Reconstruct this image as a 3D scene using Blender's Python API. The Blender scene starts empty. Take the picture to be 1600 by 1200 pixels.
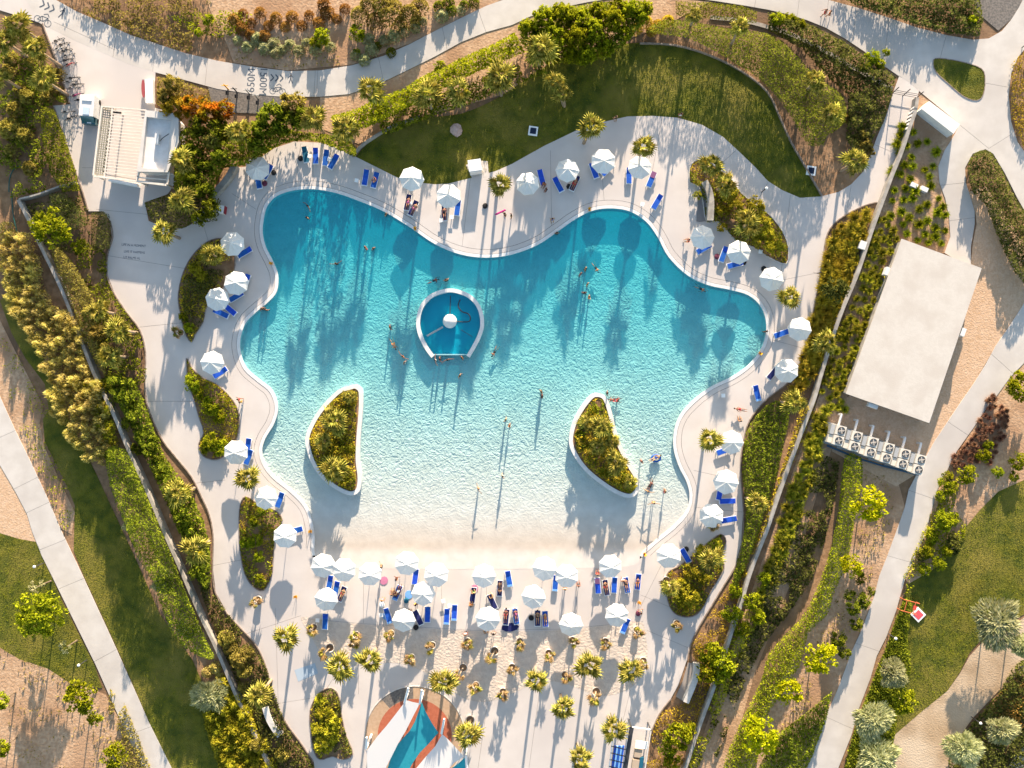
import bpy, bmesh, math, random
import numpy as np
from mathutils import Vector, Matrix, Euler, noise as mnoise
from mathutils.geometry import tessellate_polygon
random.seed(7); rng = np.random.default_rng(7)
R = math.radians
S = 0.08; H = 115.0
C = bpy.context.scene
COL = C.collection

# ------------------------------------------------------------------ camera, sky, sun, exposure
cam = bpy.data.objects.new('camera', bpy.data.cameras.new('camera'))
COL.objects.link(cam); cam.location = (0, 0, H); cam.rotation_euler = (0, 0, 0)
cam.data.sensor_width = 36; cam.data.lens = 36 * H / 128.0
cam.data.clip_start = 0.5; cam.data.clip_end = 4000
C.camera = cam
SUN_EL, SUN_AZ = R(13.5), R(7.2)
w = bpy.data.worlds.new('World'); C.world = w; w.use_nodes = True
nt = w.node_tree; nt.nodes.clear()
sky = nt.nodes.new('ShaderNodeTexSky'); sky.sky_type = 'NISHITA'; sky.sun_disc = False
sky.sun_elevation = SUN_EL; sky.sun_rotation = SUN_AZ; sky.air_density = 1.2; sky.dust_density = 1.0
bg = nt.nodes.new('ShaderNodeBackground'); bg.inputs[1].default_value = 0.105
out = nt.nodes.new('ShaderNodeOutputWorld')
nt.links.new(sky.outputs[0], bg.inputs[0]); nt.links.new(bg.outputs[0], out.inputs[0])
sd = bpy.data.lights.new('sun', 'SUN'); sd.energy = 5.0; sd.angle = R(0.55); sd.color = (1.0, 0.835, 0.645)
sun = bpy.data.objects.new('sun', sd); COL.objects.link(sun)
sv = Vector((math.sin(SUN_AZ) * math.cos(SUN_EL), math.cos(SUN_AZ) * math.cos(SUN_EL), math.sin(SUN_EL)))
sun.rotation_euler = sv.to_track_quat('Z', 'Y').to_euler(); sun.location = sv * 60
C.view_settings.view_transform = 'Standard'; C.view_settings.look = 'None'
C.view_settings.gamma = 1; C.view_settings.use_curve_mapping = False
C.view_settings.exposure = 1.72
C.cycles.max_bounces = 6; C.cycles.diffuse_bounces = 3; C.cycles.transparent_max_bounces = 10
C.cycles.transmission_bounces = 4; C.cycles.glossy_bounces = 2

# ------------------------------------------------------------------ materials
def M(name, c1, c2=None, scale=1.0, rough=0.85, bump=0.0, bscale=8.0, c3=None, scale3=0.15, leaf=False, vary=0.0, spec=0.3, detail=5.0, trans=0.4, dist=0.0):
    m = bpy.data.materials.new(name); m.use_nodes = True
    t = m.node_tree; N = t.nodes; L = t.links; N.clear()
    o = N.new('ShaderNodeOutputMaterial'); geo = N.new('ShaderNodeNewGeometry')
    def noise(sc, det=detail, dist=0.0):
        n = N.new('ShaderNodeTexNoise'); n.inputs['Scale'].default_value = sc; n.inputs['Detail'].default_value = det
        n.inputs['Distortion'].default_value = dist
        L.new(geo.outputs['Position'], n.inputs['Vector']); return n
    def mix(f, a, b):
        x = N.new('ShaderNodeMix'); x.data_type = 'RGBA'
        if f is not None: L.new(f, x.inputs[0])
        for s, v in ((6, a), (7, b)):
            if isinstance(v, tuple): x.inputs[s].default_value = (*v, 1)
            else: L.new(v, x.inputs[s])
        return x
    def ramp(f, lo, hi):
        r = N.new('ShaderNodeMapRange'); r.inputs[1].default_value = lo; r.inputs[2].default_value = hi
        L.new(f, r.inputs[0]); return r.outputs[0]
    col = c1
    if c2: col = mix(ramp(noise(scale, dist=dist).outputs[0], .36, .64), c1, c2).outputs[2]
    if c3: col = mix(ramp(noise(scale3, 3).outputs[0], .45, .65), col, c3).outputs[2]
    if vary:
        oi = N.new('ShaderNodeObjectInfo'); hs = N.new('ShaderNodeHueSaturation')
        mr = N.new('ShaderNodeMapRange'); mr.inputs[3].default_value = 1 - vary; mr.inputs[4].default_value = 1 + vary
        L.new(oi.outputs['Random'], mr.inputs[0]); L.new(mr.outputs[0], hs.inputs['Value'])
        mh = N.new('ShaderNodeMapRange'); mh.inputs[3].default_value = .5 - vary * .06; mh.inputs[4].default_value = .5 + vary * .06
        L.new(oi.outputs['Random'], mh.inputs[0]); L.new(mh.outputs[0], hs.inputs['Hue'])
        if isinstance(col, tuple): hs.inputs['Color'].default_value = (*col, 1)
        else: L.new(col, hs.inputs['Color'])
        col = hs.outputs[0]
    def setc(sock):
        if isinstance(col, tuple): sock.default_value = (*col, 1)
        else: L.new(col, sock)
    if leaf:
        d = N.new('ShaderNodeBsdfDiffuse'); setc(d.inputs[0])
        tr = N.new('ShaderNodeBsdfTranslucent'); setc(tr.inputs[0])
        ms = N.new('ShaderNodeMixShader'); ms.inputs[0].default_value = trans
        L.new(d.outputs[0], ms.inputs[1]); L.new(tr.outputs[0], ms.inputs[2]); sh = ms.outputs[0]
    else:
        p = N.new('ShaderNodeBsdfPrincipled'); setc(p.inputs['Base Color']); p.inputs['Roughness'].default_value = rough
        p.inputs['Specular IOR Level'].default_value = spec; sh = p.outputs[0]
        if bump:
            b = N.new('ShaderNodeBump'); b.inputs['Strength'].default_value = 1.0; b.inputs['Distance'].default_value = bump
            L.new(noise(bscale, 4).outputs[0], b.inputs['Height']); L.new(b.outputs[0], p.inputs['Normal'])
    L.new(sh, o.inputs[0]); return m

concrete = M('pale_concrete', (.53, .475, .44), (.585, .53, .495), .35, .8, bump=.004, bscale=3, c3=(.50, .45, .425), scale3=.09)
concrete2 = M('path_concrete', (.48, .44, .405), (.54, .50, .465), .6, .85, bump=.005, bscale=3, c3=(.44, .40, .37), scale3=.12)
coping_m = M('white_coping', (.64, .61, .59), (.70, .68, .66), 2, .7)
joint_m = M('dark_joint', (.16, .14, .13))  # dark bed colour seen in the joints between slabs
wall_m = M('board_wall', (.26, .235, .21), (.38, .35, .315), 1.2, .9, bump=.01)
roof_m = M('roof_screed', (.51, .465, .42), (.54, .495, .45), 1.2, .85, bump=.01, c3=(.48, .43, .385), scale3=.4, dist=2)
soil = M('planting_soil', (.22, .125, .065), (.34, .205, .115), 1.2, .95, bump=.05, bscale=4, c3=(.16, .095, .055), scale3=.1)
mulch = M('tan_mulch', (.38, .235, .14), (.52, .35, .225), 2.5, .95, bump=.06, bscale=4, c3=(.34, .20, .115), scale3=.2)
sandm = M('orange_sand', (.48, .31, .19), (.56, .385, .26), 2, .95, bump=.05, bscale=5, dist=1.5)
palesand = M('pale_sand', (.50, .42, .36), (.57, .49, .42), 1.5, .95, bump=.09, bscale=3.2)
gravel = M('gravel_track', (.34, .24, .15), (.46, .34, .23), .4, .95, bump=.05, bscale=5, c3=(.52, .41, .30), scale3=.15)
darkgravel = M('dark_gravel', (.11, .10, .095), (.20, .175, .155), 4, .95, bump=.03, bscale=12)
grass = M('lawn_grass', (.055, .070, .005), (.13, .125, .010), .7, .95, bump=.10, bscale=7, c3=(.18, .15, .025), scale3=.2)
kerb_m = M('dark_kerb', (.20, .15, .12), (.30, .24, .20), 3, .9)
kerb_l = M('pale_kerb', (.52, .48, .44), (.6, .57, .54), 3, .9)
white_p = M('white_paint', (.80, .80, .79), rough=.5)
grey_metal = M('grey_metal', (.35, .36, .37), rough=.45)
dark_metal = M('dark_metal', (.04, .04, .045), rough=.5)
fabric_w = M('parasol_canvas', (.76, .755, .73), (.80, .80, .78), 2, .9, leaf=True, vary=.05, trans=.22)
blue_c = M('blue_cushion', (.008, .07, .40), (.012, .095, .48), 3, .85, vary=.18)
blue_l = M('pale_blue_cushion', (.16, .36, .70), rough=.85)
teal_t = M('teal_towel', (.01, .10, .17), rough=.9)
navy_t = M('navy_towel', (.015, .02, .10), rough=.9)
pink_t = M('pink_towel', (.50, .18, .30), rough=.9)
plum_t = M('plum_towel', (.13, .03, .06), rough=.9)
paint = M('ground_paint', (.05, .07, .095), (.10, .12, .15), 6, .8)
trunk_m = M('palm_trunk', (.24, .17, .11), (.36, .27, .19), 6, .95, bump=.02)
bark = M('bark', (.14, .10, .07), (.2, .15, .1), 6, .95)
skin_a = M('skin', (.30, .155, .095), vary=.4)
yellow_p = M('yellow_paint', (.70, .34, .02), rough=.5)
red_p = M('red_paint', (.55, .04, .04), rough=.6)
orange_p = M('orange_paint', (.50, .12, .05), rough=.6)
magenta_p = M('magenta_paint', (.5, .01, .18), rough=.5)
black_p = M('black_fabric', (.015, .015, .018), rough=.9)
wood_m = M('reed_screen', (.20, .19, .12), (.36, .34, .26), 5, .9)
glass_t = M('teal_glass', (.01, .10, .13), rough=.1, spec=.6)
rust = M('rust_rubber', (.36, .10, .055), (.42, .13, .075), 3, .95)
tanrub = M('tan_rubber', (.40, .27, .175), (.46, .32, .22), 3, .95)
sail_t = M('teal_sail', (.035, .34, .42), (.045, .38, .46), 2, .9, leaf=True, trans=.15)
sail_w = M('white_sail', (.78, .75, .72), rough=.9, leaf=True, trans=.15)
beige = M('beige_cushion', (.42, .33, .25), rough=.9)
terracotta = M('pot_clay', (.60, .54, .48), rough=.8)
rock_m = M('pink_rock', (.42, .29, .25), (.5, .37, .33), 3, .95, bump=.05)
L_palm = M('fan_frond', (.10, .12, .010), (.62, .53, .12), 3.2, leaf=True, vary=.2, trans=.35)
L_palmdry = M('dry_frond', (.36, .24, .09), (.52, .37, .20), 2, leaf=True, vary=.2)
L_hedge = M('hedge_leaf', (.075, .10, .008), (.29, .30, .035), 2.4, leaf=True, vary=.1)
L_bright = M('bright_leaf', (.12, .16, .006), (.46, .46, .02), 2.4, leaf=True, vary=.2)
L_green = M('green_leaf', (.065, .095, .006), (.34, .36, .03), 2.4, leaf=True, vary=.22)
L_dark = M('dark_leaf', (.038, .055, .010), (.23, .235, .055), 2.5, leaf=True, vary=.2)
L_olive = M('olive_leaf', (.14, .12, .02), (.46, .37, .09), 2, leaf=True, vary=.2)
L_lime = M('lime_leaf', (.34, .38, .006), (.60, .56, .015), 2, leaf=True, vary=.1)
L_gold = M('gold_leaf', (.42, .35, .07), (.80, .68, .25), 1.6, leaf=True, vary=.18)
L_grey = M('grey_green_leaf', (.30, .32, .13), (.60, .59, .34), 2, leaf=True, vary=.15)
L_rust = M('rust_leaf', (.25, .13, .03), (.42, .24, .06), 2, leaf=True, vary=.2)
L_orange = M('orange_flower_leaf', (.20, .19, .012), (.60, .20, .02), .8, leaf=True, vary=.1)
L_amber = M('amber_leaf', (.34, .25, .015), (.60, .45, .05), 1.6, leaf=True, vary=.2)
L_red = M('red_grass_leaf', (.27, .12, .07), (.42, .22, .13), 2, leaf=True, vary=.2)
L_yg = M('yellow_green_leaf', (.19, .20, .010), (.58, .50, .045), 2.0, leaf=True, vary=.2)

def water_material():
    m = bpy.data.materials.new('pool_water'); m.use_nodes = True
    t = m.node_tree; N = t.nodes; L = t.links; N.clear()
    o = N.new('ShaderNodeOutputMaterial'); geo = N.new('ShaderNodeNewGeometry')
    sp = N.new('ShaderNodeSeparateXYZ'); L.new(geo.outputs['Position'], sp.inputs[0])
    mr = N.new('ShaderNodeMapRange')  # water depth below this point, metres
    mr.inputs[1].default_value = (600 - 860) * S; mr.inputs[2].default_value = (600 - 300) * S
    mr.inputs[3].default_value = 0.0; mr.inputs[4].default_value = DEPTH
    L.new(sp.outputs[1], mr.inputs[0]); mr.inputs[4].default_value = 1.0
    pw = N.new('ShaderNodeMath'); pw.operation = 'POWER'; pw.inputs[1].default_value = 1.45; L.new(mr.outputs[0], pw.inputs[0])
    ml = N.new('ShaderNodeMath'); ml.operation = 'MULTIPLY'; ml.inputs[1].default_value = DEPTH * 1.12; L.new(pw.outputs[0], ml.inputs[0]); d = ml.outputs[0]
    cc = N.new('ShaderNodeCombineColor')
    for i, b in enumerate((.40, .90, .96)):
        p = N.new('ShaderNodeMath'); p.operation = 'POWER'; p.inputs[0].default_value = b
        L.new(d, p.inputs[1]); L.new(p.outputs[0], cc.inputs[i])
    tr = N.new('ShaderNodeBsdfTransparent'); L.new(cc.outputs[0], tr.inputs[0])
    df = N.new('ShaderNodeBsdfDiffuse'); df.inputs[0].default_value = (.0, .36, .50, 1)
    k = N.new('ShaderNodeMapRange'); k.inputs[1].default_value = 0; k.inputs[2].default_value = DEPTH
    k.inputs[3].default_value = 0; k.inputs[4].default_value = .36; L.new(d, k.inputs[0])
    mx = N.new('ShaderNodeMixShader'); L.new(k.outputs[0], mx.inputs[0]); L.new(tr.outputs[0], mx.inputs[1]); L.new(df.outputs[0], mx.inputs[2])
    gl = N.new('ShaderNodeBsdfGlossy'); gl.inputs['Roughness'].default_value = .06; gl.inputs[0].default_value = (1, 1, 1, 1)
    nz = N.new('ShaderNodeTexNoise'); nz.inputs['Scale'].default_value = 1.4; nz.inputs['Detail'].default_value = 4
    L.new(geo.outputs['Position'], nz.inputs['Vector'])
    bp = N.new('ShaderNodeBump'); bp.inputs['Distance'].default_value = .05; L.new(nz.outputs[0], bp.inputs['Height']); L.new(bp.outputs[0], gl.inputs['Normal'])
    m2 = N.new('ShaderNodeMixShader'); m2.inputs[0].default_value = .025
    L.new(mx.outputs[0], m2.inputs[1]); L.new(gl.outputs[0], m2.inputs[2]); L.new(m2.outputs[0], o.inputs[0])
    return m
def floor_material():
    m = M('pool_plaster', (.53, .485, .45), (.59, .545, .51), .8, .9)
    t = m.node_tree; N = t.nodes; L = t.links
    p = next(n for n in N if n.type == 'BSDF_PRINCIPLED'); geo = next(n for n in N if n.type == 'NEW_GEOMETRY')
    nz = N.new('ShaderNodeTexNoise'); nz.inputs['Scale'].default_value = .8; nz.inputs['Detail'].default_value = 2
    L.new(geo.outputs['Position'], nz.inputs['Vector'])
    va = N.new('ShaderNodeVectorMath'); va.operation = 'MULTIPLY_ADD'; va.inputs[1].default_value = (1.2, 1.2, 0)
    L.new(nz.outputs[1], va.inputs[0]); L.new(geo.outputs['Position'], va.inputs[2])
    vo = N.new('ShaderNodeTexVoronoi'); vo.feature = 'SMOOTH_F1'; vo.inputs['Scale'].default_value = 2.9; vo.inputs['Smoothness'].default_value = .5
    L.new(va.outputs[0], vo.inputs['Vector'])
    v2 = N.new('ShaderNodeTexVoronoi'); v2.feature = 'SMOOTH_F1'; v2.inputs['Scale'].default_value = 6.0; v2.inputs['Smoothness'].default_value = .5
    L.new(va.outputs[0], v2.inputs['Vector'])
    ad = N.new('ShaderNodeMath'); ad.operation = 'MULTIPLY_ADD'; ad.inputs[1].default_value = .6
    L.new(v2.outputs[0], ad.inputs[0]); L.new(vo.outputs[0], ad.inputs[2])
    b = N.new('ShaderNodeBump'); b.inputs['Distance'].default_value = .085; b.invert = True
    sp = N.new('ShaderNodeSeparateXYZ'); L.new(geo.outputs['Position'], sp.inputs[0]); mr = N.new('ShaderNodeMapRange')
    mr.inputs[1].default_value = (600 - 858) * S; mr.inputs[2].default_value = (600 - 690) * S; L.new(sp.outputs[1], mr.inputs[0]); L.new(mr.outputs[0], b.inputs['Strength'])
    wt = N.new('ShaderNodeMapRange'); wt.inputs[1].default_value = (600 - 872) * S; wt.inputs[2].default_value = (600 - 850) * S; wt.interpolation_type = 'SMOOTHSTEP'; L.new(sp.outputs[1], wt.inputs[0])
    src = p.inputs['Base Color'].links[0].from_socket; x = N.new('ShaderNodeMix'); x.data_type = 'RGBA'; x.blend_type = 'MULTIPLY'; x.inputs[7].default_value = (.88, .82, .75, 1); w2 = N.new('ShaderNodeMapRange'); w2.inputs[1].default_value = (600 - 800) * S; w2.inputs[2].default_value = (600 - 850) * S; L.new(sp.outputs[1], w2.inputs[0]); mm = N.new('ShaderNodeMath'); mm.operation = 'MULTIPLY'; L.new(wt.outputs[0], mm.inputs[0]); L.new(w2.outputs[0], mm.inputs[1]); L.new(mm.outputs[0], x.inputs[0]); L.new(src, x.inputs[6]); L.new(x.outputs[2], p.inputs['Base Color'])
    L.new(ad.outputs[0], b.inputs['Height']); L.new(b.outputs[0], p.inputs['Normal'])
    return m
DEPTH = 1.2

# ------------------------------------------------------------------ helpers
def P(px, py, z=0.0):
    k = S * (1 - z / H); return Vector(((px - 800) * k, (600 - py) * k, z))
def cr(pts, n=5, closed=True):
    out = []; m = len(pts)
    for i in range(m if closed else m - 1):
        g = lambda j: pts[j % m] if closed else pts[max(0, min(m - 1, j))]
        p0, p1, p2, p3 = g(i - 1), g(i), g(i + 1), g(i + 2)
        for k in range(n):
            t = k / n; t2 = t * t; t3 = t2 * t
            out.append(tuple(.5 * (2 * b + (c - a) * t + (2 * a - 5 * b + 4 * c - d) * t2 + (-a + 3 * b - 3 * c + d) * t3)
                             for a, b, c, d in zip(p0, p1, p2, p3)))
    if not closed: out.append(pts[-1])
    return out
def area(p): return sum(p[i][0] * p[(i + 1) % len(p)][1] - p[(i + 1) % len(p)][0] * p[i][1] for i in range(len(p))) / 2
def offset(p, d):
    """offset a closed px outline outwards by d (a number or a function of the point)"""
    s = 1 if area(p) > 0 else -1; o = []; n = len(p)
    for i in range(n):
        a, b = p[i - 1], p[(i + 1) % n]; tx, ty = b[0] - a[0], b[1] - a[1]; l = math.hypot(tx, ty) or 1
        dd = d(p[i]) if callable(d) else d
        o.append((p[i][0] + s * ty / l * dd, p[i][1] - s * tx / l * dd))
    return o
def W(p, z=0.0): return [P(x, y, z) for x, y in p]
REG = []
def link(o, parent=None):
    COL.objects.link(o)
    if parent: o.parent = parent
    return o
def mesh_obj(name, verts, faces, mat, parent=None, smooth=False, kind=None, loc=None):
    me = bpy.data.meshes.new(name); me.from_pydata([tuple(v) for v in verts], [], faces); me.update()
    if smooth: me.polygons.foreach_set('use_smooth', [True] * len(me.polygons))
    me.materials.append(mat); o = bpy.data.objects.new(name, me); link(o, parent)
    if loc is not None: o.location = loc
    if kind: o['kind'] = kind
    return o
def tess(polys, z):
    """triangulate px outline(s) (first = outer, rest = holes) at height z, facing up"""
    vs = [[P(x, y, z) if not callable(z) else P(x, y, 0) for x, y in p] for p in polys]
    flat = [v for p in vs for v in p]
    tris = tessellate_polygon(vs); out = []
    for a, b, c in tris:
        A, B, Cc = flat[a], flat[b], flat[c]
        cz = (B.x - A.x) * (Cc.y - A.y) - (B.y - A.y) * (Cc.x - A.x)
        if abs(cz) < 1e-9: continue
        out.append((a, b, c) if cz > 0 else (a, c, b))
    return flat, out
def sheet(name, polys, z, mat, parent=None, kind='structure'):
    v, f = tess(polys, z); return mesh_obj(name, v, f, mat, parent, kind=kind)
class MB:
    def __init__(s): s.v = []; s.f = []
    def add(s, vs, fs):
        k = len(s.v); s.v += [Vector(v) for v in vs]; s.f += [tuple(i + k for i in f) for f in fs]
    def box(s, c, d, rot=None):
        m = Matrix.Rotation(rot, 3, 'Z') if isinstance(rot, (int, float)) else (rot or Matrix.Identity(3))
        c = Vector(c)
        vs = [c + m @ Vector((x * d[0] / 2, y * d[1] / 2, z * d[2] / 2)) for x in (-1, 1) for y in (-1, 1) for z in (-1, 1)]
        s.add(vs, [(0, 1, 3, 2), (4, 6, 7, 5), (0, 4, 5, 1), (2, 3, 7, 6), (0, 2, 6, 4), (1, 5, 7, 3)]); return s
    def tube(s, pts, r, n=6, cap=True):
        pts = [Vector(p) for p in pts]; rs = r if isinstance(r, (list, tuple)) else [r] * len(pts); vs = []; fs = []
        for i, p in enumerate(pts):
            d = (pts[min(i + 1, len(pts) - 1)] - pts[max(i - 1, 0)]).normalized()
            u = d.cross(Vector((0, 0, 1)));
            if u.length < 1e-3: u = Vector((1, 0, 0))
            u.normalize(); v = d.cross(u)
            for k in range(n):
                a = 2 * math.pi * k / n; vs.append(p + (u * math.cos(a) + v * math.sin(a)) * rs[i])
        for i in range(len(pts) - 1):
            for k in range(n): fs.append((i * n + k, i * n + (k + 1) % n, (i + 1) * n + (k + 1) % n, (i + 1) * n + k))
        if cap: fs.append(tuple(range(n))); fs.append(tuple(reversed(range((len(pts) - 1) * n, len(pts) * n))))
        s.add(vs, fs); return s
    def lathe(s, c, prof, n=12):
        c = Vector(c); vs = []; fs = []
        for r, z in prof:
            for k in range(n): a = 2 * math.pi * k / n; vs.append(c + Vector((r * math.cos(a), r * math.sin(a), z)))
        for i in range(len(prof) - 1):
            for k in range(n): fs.append((i * n + k, i * n + (k + 1) % n, (i + 1) * n + (k + 1) % n, (i + 1) * n + k))
        s.add(vs, fs); return s
    def prism(s, pts, z0, z1):
        n = len(pts); v = [Vector((p[0], p[1], z0)) for p in pts] + [Vector((p[0], p[1], z1)) for p in pts]
        f = [(i, (i + 1) % n, n + (i + 1) % n, n + i) for i in range(n)]
        t = tessellate_polygon([v[n:]])
        for a, b, c in t:
            A, B, Cc = v[n + a], v[n + b], v[n + c]
            up = (B.x - A.x) * (Cc.y - A.y) - (B.y - A.y) * (Cc.x - A.x) > 0
            f.append((n + a, n + b, n + c) if up else (n + a, n + c, n + b))
        s.add(v, f); return s
    def build(s, name, mat, parent=None, smooth=False, kind=None, loc=None): return mesh_obj(name, s.v, s.f, mat, parent, smooth, kind, loc)
def thing(name, desc, cat, px=None, py=None, z=0.0, rot=0.0, obj=None, zone=None, group=None, final=False):
    o = obj or link(bpy.data.objects.new(name, None))
    if obj is None:
        o.empty_display_size = .3; o.location = P(px, py, 0); o.location.z = z; o.rotation_euler = (0, 0, rot)
    REG.append([o, desc, cat, px if px is not None else 0, py if py is not None else 0, zone, group, final]); return o
def base_at(px, py, h):
    """ground point under something whose top, h metres up, shows at px, py"""
    k = 1 - h / H; return 800 + (px - 800) * k, 600 + (py - 600) * k
def ringmesh(name, outl, d_out, d_in, z0, z1, mat, parent=None, kind=None, keep=None, inner_z0=None):
    a = offset(outl, d_out); b = offset(outl, d_in); n = len(outl); mb = MB()
    for i in range(n):
        j = (i + 1) % n
        if keep and not (keep(outl[i]) and keep(outl[j])): continue
        A0, A1, B0, B1 = [P(*q, 0) for q in (a[i], a[j], b[i], b[j])]
        vs = [Vector((q.x, q.y, z)) for z in (z0, z1) for q in (A0, A1, B1, B0)]
        mb.add(vs, [(4, 5, 6, 7), (0, 1, 5, 4), (2, 3, 7, 6)])
    o = mb.build(name, mat, parent, kind=kind)
    bm = bmesh.new(); bm.from_mesh(o.data); bmesh.ops.remove_doubles(bm, verts=bm.verts, dist=1e-4)
    bmesh.ops.recalc_face_normals(bm, faces=bm.faces); bm.to_mesh(o.data); bm.free(); return o
def paving(name, polys, z, mat, cuts, gap=.035, thick=.08, sub=True):
    """a paved surface: dark joint bed + one object per slab between its cut lines (px segments)"""
    v, f = tess(polys, z)
    v0, f0 = tess(polys, z - .025)
    base = mesh_obj(name, v0, f0, joint_m, kind='structure')
    bm = bmesh.new(); bv = [bm.verts.new(p) for p in v]
    for t in f:
        try: bm.faces.new([bv[i] for i in t])
        except ValueError: pass
    strips = []
    for (x0, y0, x1, y1) in cuts:
        a, b = P(x0, y0, 0), P(x1, y1, 0); d = (b - a).normalized(); n = Vector((-d.y, d.x, 0)); ln = (b - a).length
        strips.append((a, d, n, ln))
        for s in (-1, 1):
            # only cut faces the segment reaches
            fs = [fc for fc in bm.faces if not (max((q.co - a).dot(d) for q in fc.verts) < 0 or min((q.co - a).dot(d) for q in fc.verts) > ln)]
            es = {e for fc in fs for e in fc.edges}; vv = {q for fc in fs for q in fc.verts}
            bmesh.ops.bisect_plane(bm, geom=list(vv) + list(es) + fs, plane_co=a + n * s * gap / 2, plane_no=n, dist=1e-5)
        for end in (a, b):
            fs = [fc for fc in bm.faces if abs((fc.calc_center_median() - a).dot(n)) < gap * .6]
            if fs:
                es = {e for fc in fs for e in fc.edges}; vv = {q for fc in fs for q in fc.verts}
                bmesh.ops.bisect_plane(bm, geom=list(vv) + list(es) + fs, plane_co=end, plane_no=d, dist=1e-5)
    dele = []
    for fc in bm.faces:
        c = fc.calc_center_median()
        for a, d, n, ln in strips:
            r = c - a; r.z = 0
            if abs(r.dot(n)) < gap / 2 - 1e-4 and 0 < r.dot(d) < ln: dele.append(fc); break
    bmesh.ops.delete(bm, geom=dele, context='FACES')
    bm.faces.ensure_lookup_table(); seen = set()
    for f0 in bm.faces:
        if f0.index in seen: continue
        comp = []; st = [f0]; seen.add(f0.index)
        while st:
            q = st.pop(); comp.append(q)
            for e in q.edges:
                for g in e.link_faces:
                    if g.index not in seen: seen.add(g.index); st.append(g)
        if sum(c.calc_area() for c in comp) < .3: continue
        idx = {}; vs = []; fs = []
        def gi(vt, low=False):
            k = (vt.index, low)
            if k not in idx: idx[k] = len(vs); vs.append(vt.co - Vector((0, 0, thick if low else 0)))
            return idx[k]
        bm.verts.index_update()
        cs = set(c.index for c in comp)
        for c in comp:
            fs.append([gi(q) for q in c.verts])
            for l in c.loops:
                if sum(1 for g in l.edge.link_faces if g.index in cs) == 1:
                    A, B = l.vert, l.link_loop_next.vert; fs.append([gi(B), gi(A), gi(A, True), gi(B, True)])
        mesh_obj('slab', vs, fs, mat, base)
    bm.free(); return base

# ------------------------------------------------------------------ outlines (photo pixels)
POOL = cr([(410,365),(411,345),(417,322),(432,306),(458,297),(490,295),(525,301),(560,313),(600,330),(640,354),(680,381),(720,397),(760,402),(800,397),(840,382),(870,362),(900,341),(928,328),(957,325),(985,330),(1010,346),(1028,370),(1045,401),(1075,430),(1107,445),(1140,452),(1170,461),(1190,480),(1198,508),(1192,540),(1172,568),(1145,588),(1112,604),(1085,624),(1064,647),(1054,672),(1053,700),(1061,728),(1073,752),(1078,775),(1072,799),(1052,822),(1025,844),(1003,864),(992,882),(940,887),(800,889),(640,889),(540,887),(500,882),(491,862),(491,838),(485,805),(475,785),(455,765),(430,745),(415,726),(409,705),(414,685),(428,661),(434,636),(425,610),(405,593),(385,575),(376,552),(375,530),(383,505),(400,487),(418,472),(432,455),(434,430),(426,408),(415,386)], 4)
HOLE = offset(POOL, lambda p: 12.5 * max(0.0, min(1.0, (872 - p[1]) / 12)))
def floor_z(py): return -DEPTH * (885 - py) / 585.0

# ------------------------------------------------------------------ ground and pool basin
gv = [(-5000,-5000),(6600,-5000),(6600,6200),(-5000,6200)]
sheet('ground', [gv, offset(HOLE, 2)], -.10, soil)
v, f = tess([POOL], 0.0); v = [Vector((p.x, p.y, floor_z(600 - p.y / S))) for p in v]
n = len(POOL)
pool_floor = mesh_obj('pool_floor', v, f, floor_material(), kind='structure')
mb = MB()
for i in range(n):
    a, b = P(*POOL[i], 0), P(*POOL[(i + 1) % n], 0); za, zb = floor_z(POOL[i][1]), floor_z(POOL[(i + 1) % n][1])
    mb.add([(a.x, a.y, 0.0), (b.x, b.y, 0.0), (b.x, b.y, zb - .02), (a.x, a.y, za - .02)], [(0, 1, 2, 3)])
mb.build('pool_wall', coping_m, kind='structure')
sheet('pool_water', [offset(POOL, -.02)], -.055, water_material())
ringmesh('pool_coping', POOL, 4.5, -.6, -.12, .03, coping_m, kind='structure', keep=lambda p: p[1] < 870)
ringmesh('pool_surround', POOL, 12.0, 5.0, -.12, .002, concrete, kind='structure', keep=lambda p: p[1] < 872)

DECK = [(-60,-40),(0,16),(65,36),(72,55),(86,92),(110,163),(83,165),(96,205),(116,265),(128,300),(138,330),(160,330),(172,345),(175,370),(168,398),(168,430),(180,460),(200,490),(219,515),(228,550),(227,600),(230,630),(241,660),(256,690),(280,720),(300,745),(315,775),(328,805),(334,840),(333,890),(337,925),(355,958),(383,988),(402,1010),(415,1038),(424,1070),(436,1108),(452,1136),(470,1160),(490,1190),(500,1260),
 (1004,1260),(1009,1195),(1015,1150),(1030,1115),(1048,1092),(1060,1070),(1073,1032),(1078,1008),(1092,978),(1112,945),(1135,907),(1148,885),(1158,850),(1161,800),(1157,750),(1157,715),(1161,690),(1167,664),(1182,640),(1204,618),(1228,600),(1246,575),(1256,550),(1266,520),(1270,488),(1277,450),(1284,412),(1290,372),(1300,352),(1320,336),(1350,321),(1372,316),(1388,292),(1425,190),(1434,150),(1436,142),(1420,128),(1405,119),(1396,144),(1385,180),(1370,215),(1360,243),(1349,268),(1330,288),(1310,300),(1282,307),(1250,309),(1222,297),(1200,283),(1180,261),(1155,237),(1130,214),(1097,195),(1060,184),(1020,181),(980,182),(945,190),(900,204),(850,228),(800,256),(775,267),(740,277),(700,287),(680,288),(650,285),(620,277),(590,262),(560,247),(530,232),(500,223),(460,221),(430,231),(410,244),(388,260),(368,262),(345,300),(328,318),(300,350),(285,357),(262,358),(232,345),(226,316),(262,303),(274,285),(280,230),(278,180),(242,168),(241,140),(243,113),(200,100),(120,65),(60,35),(20,-40)]
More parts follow.
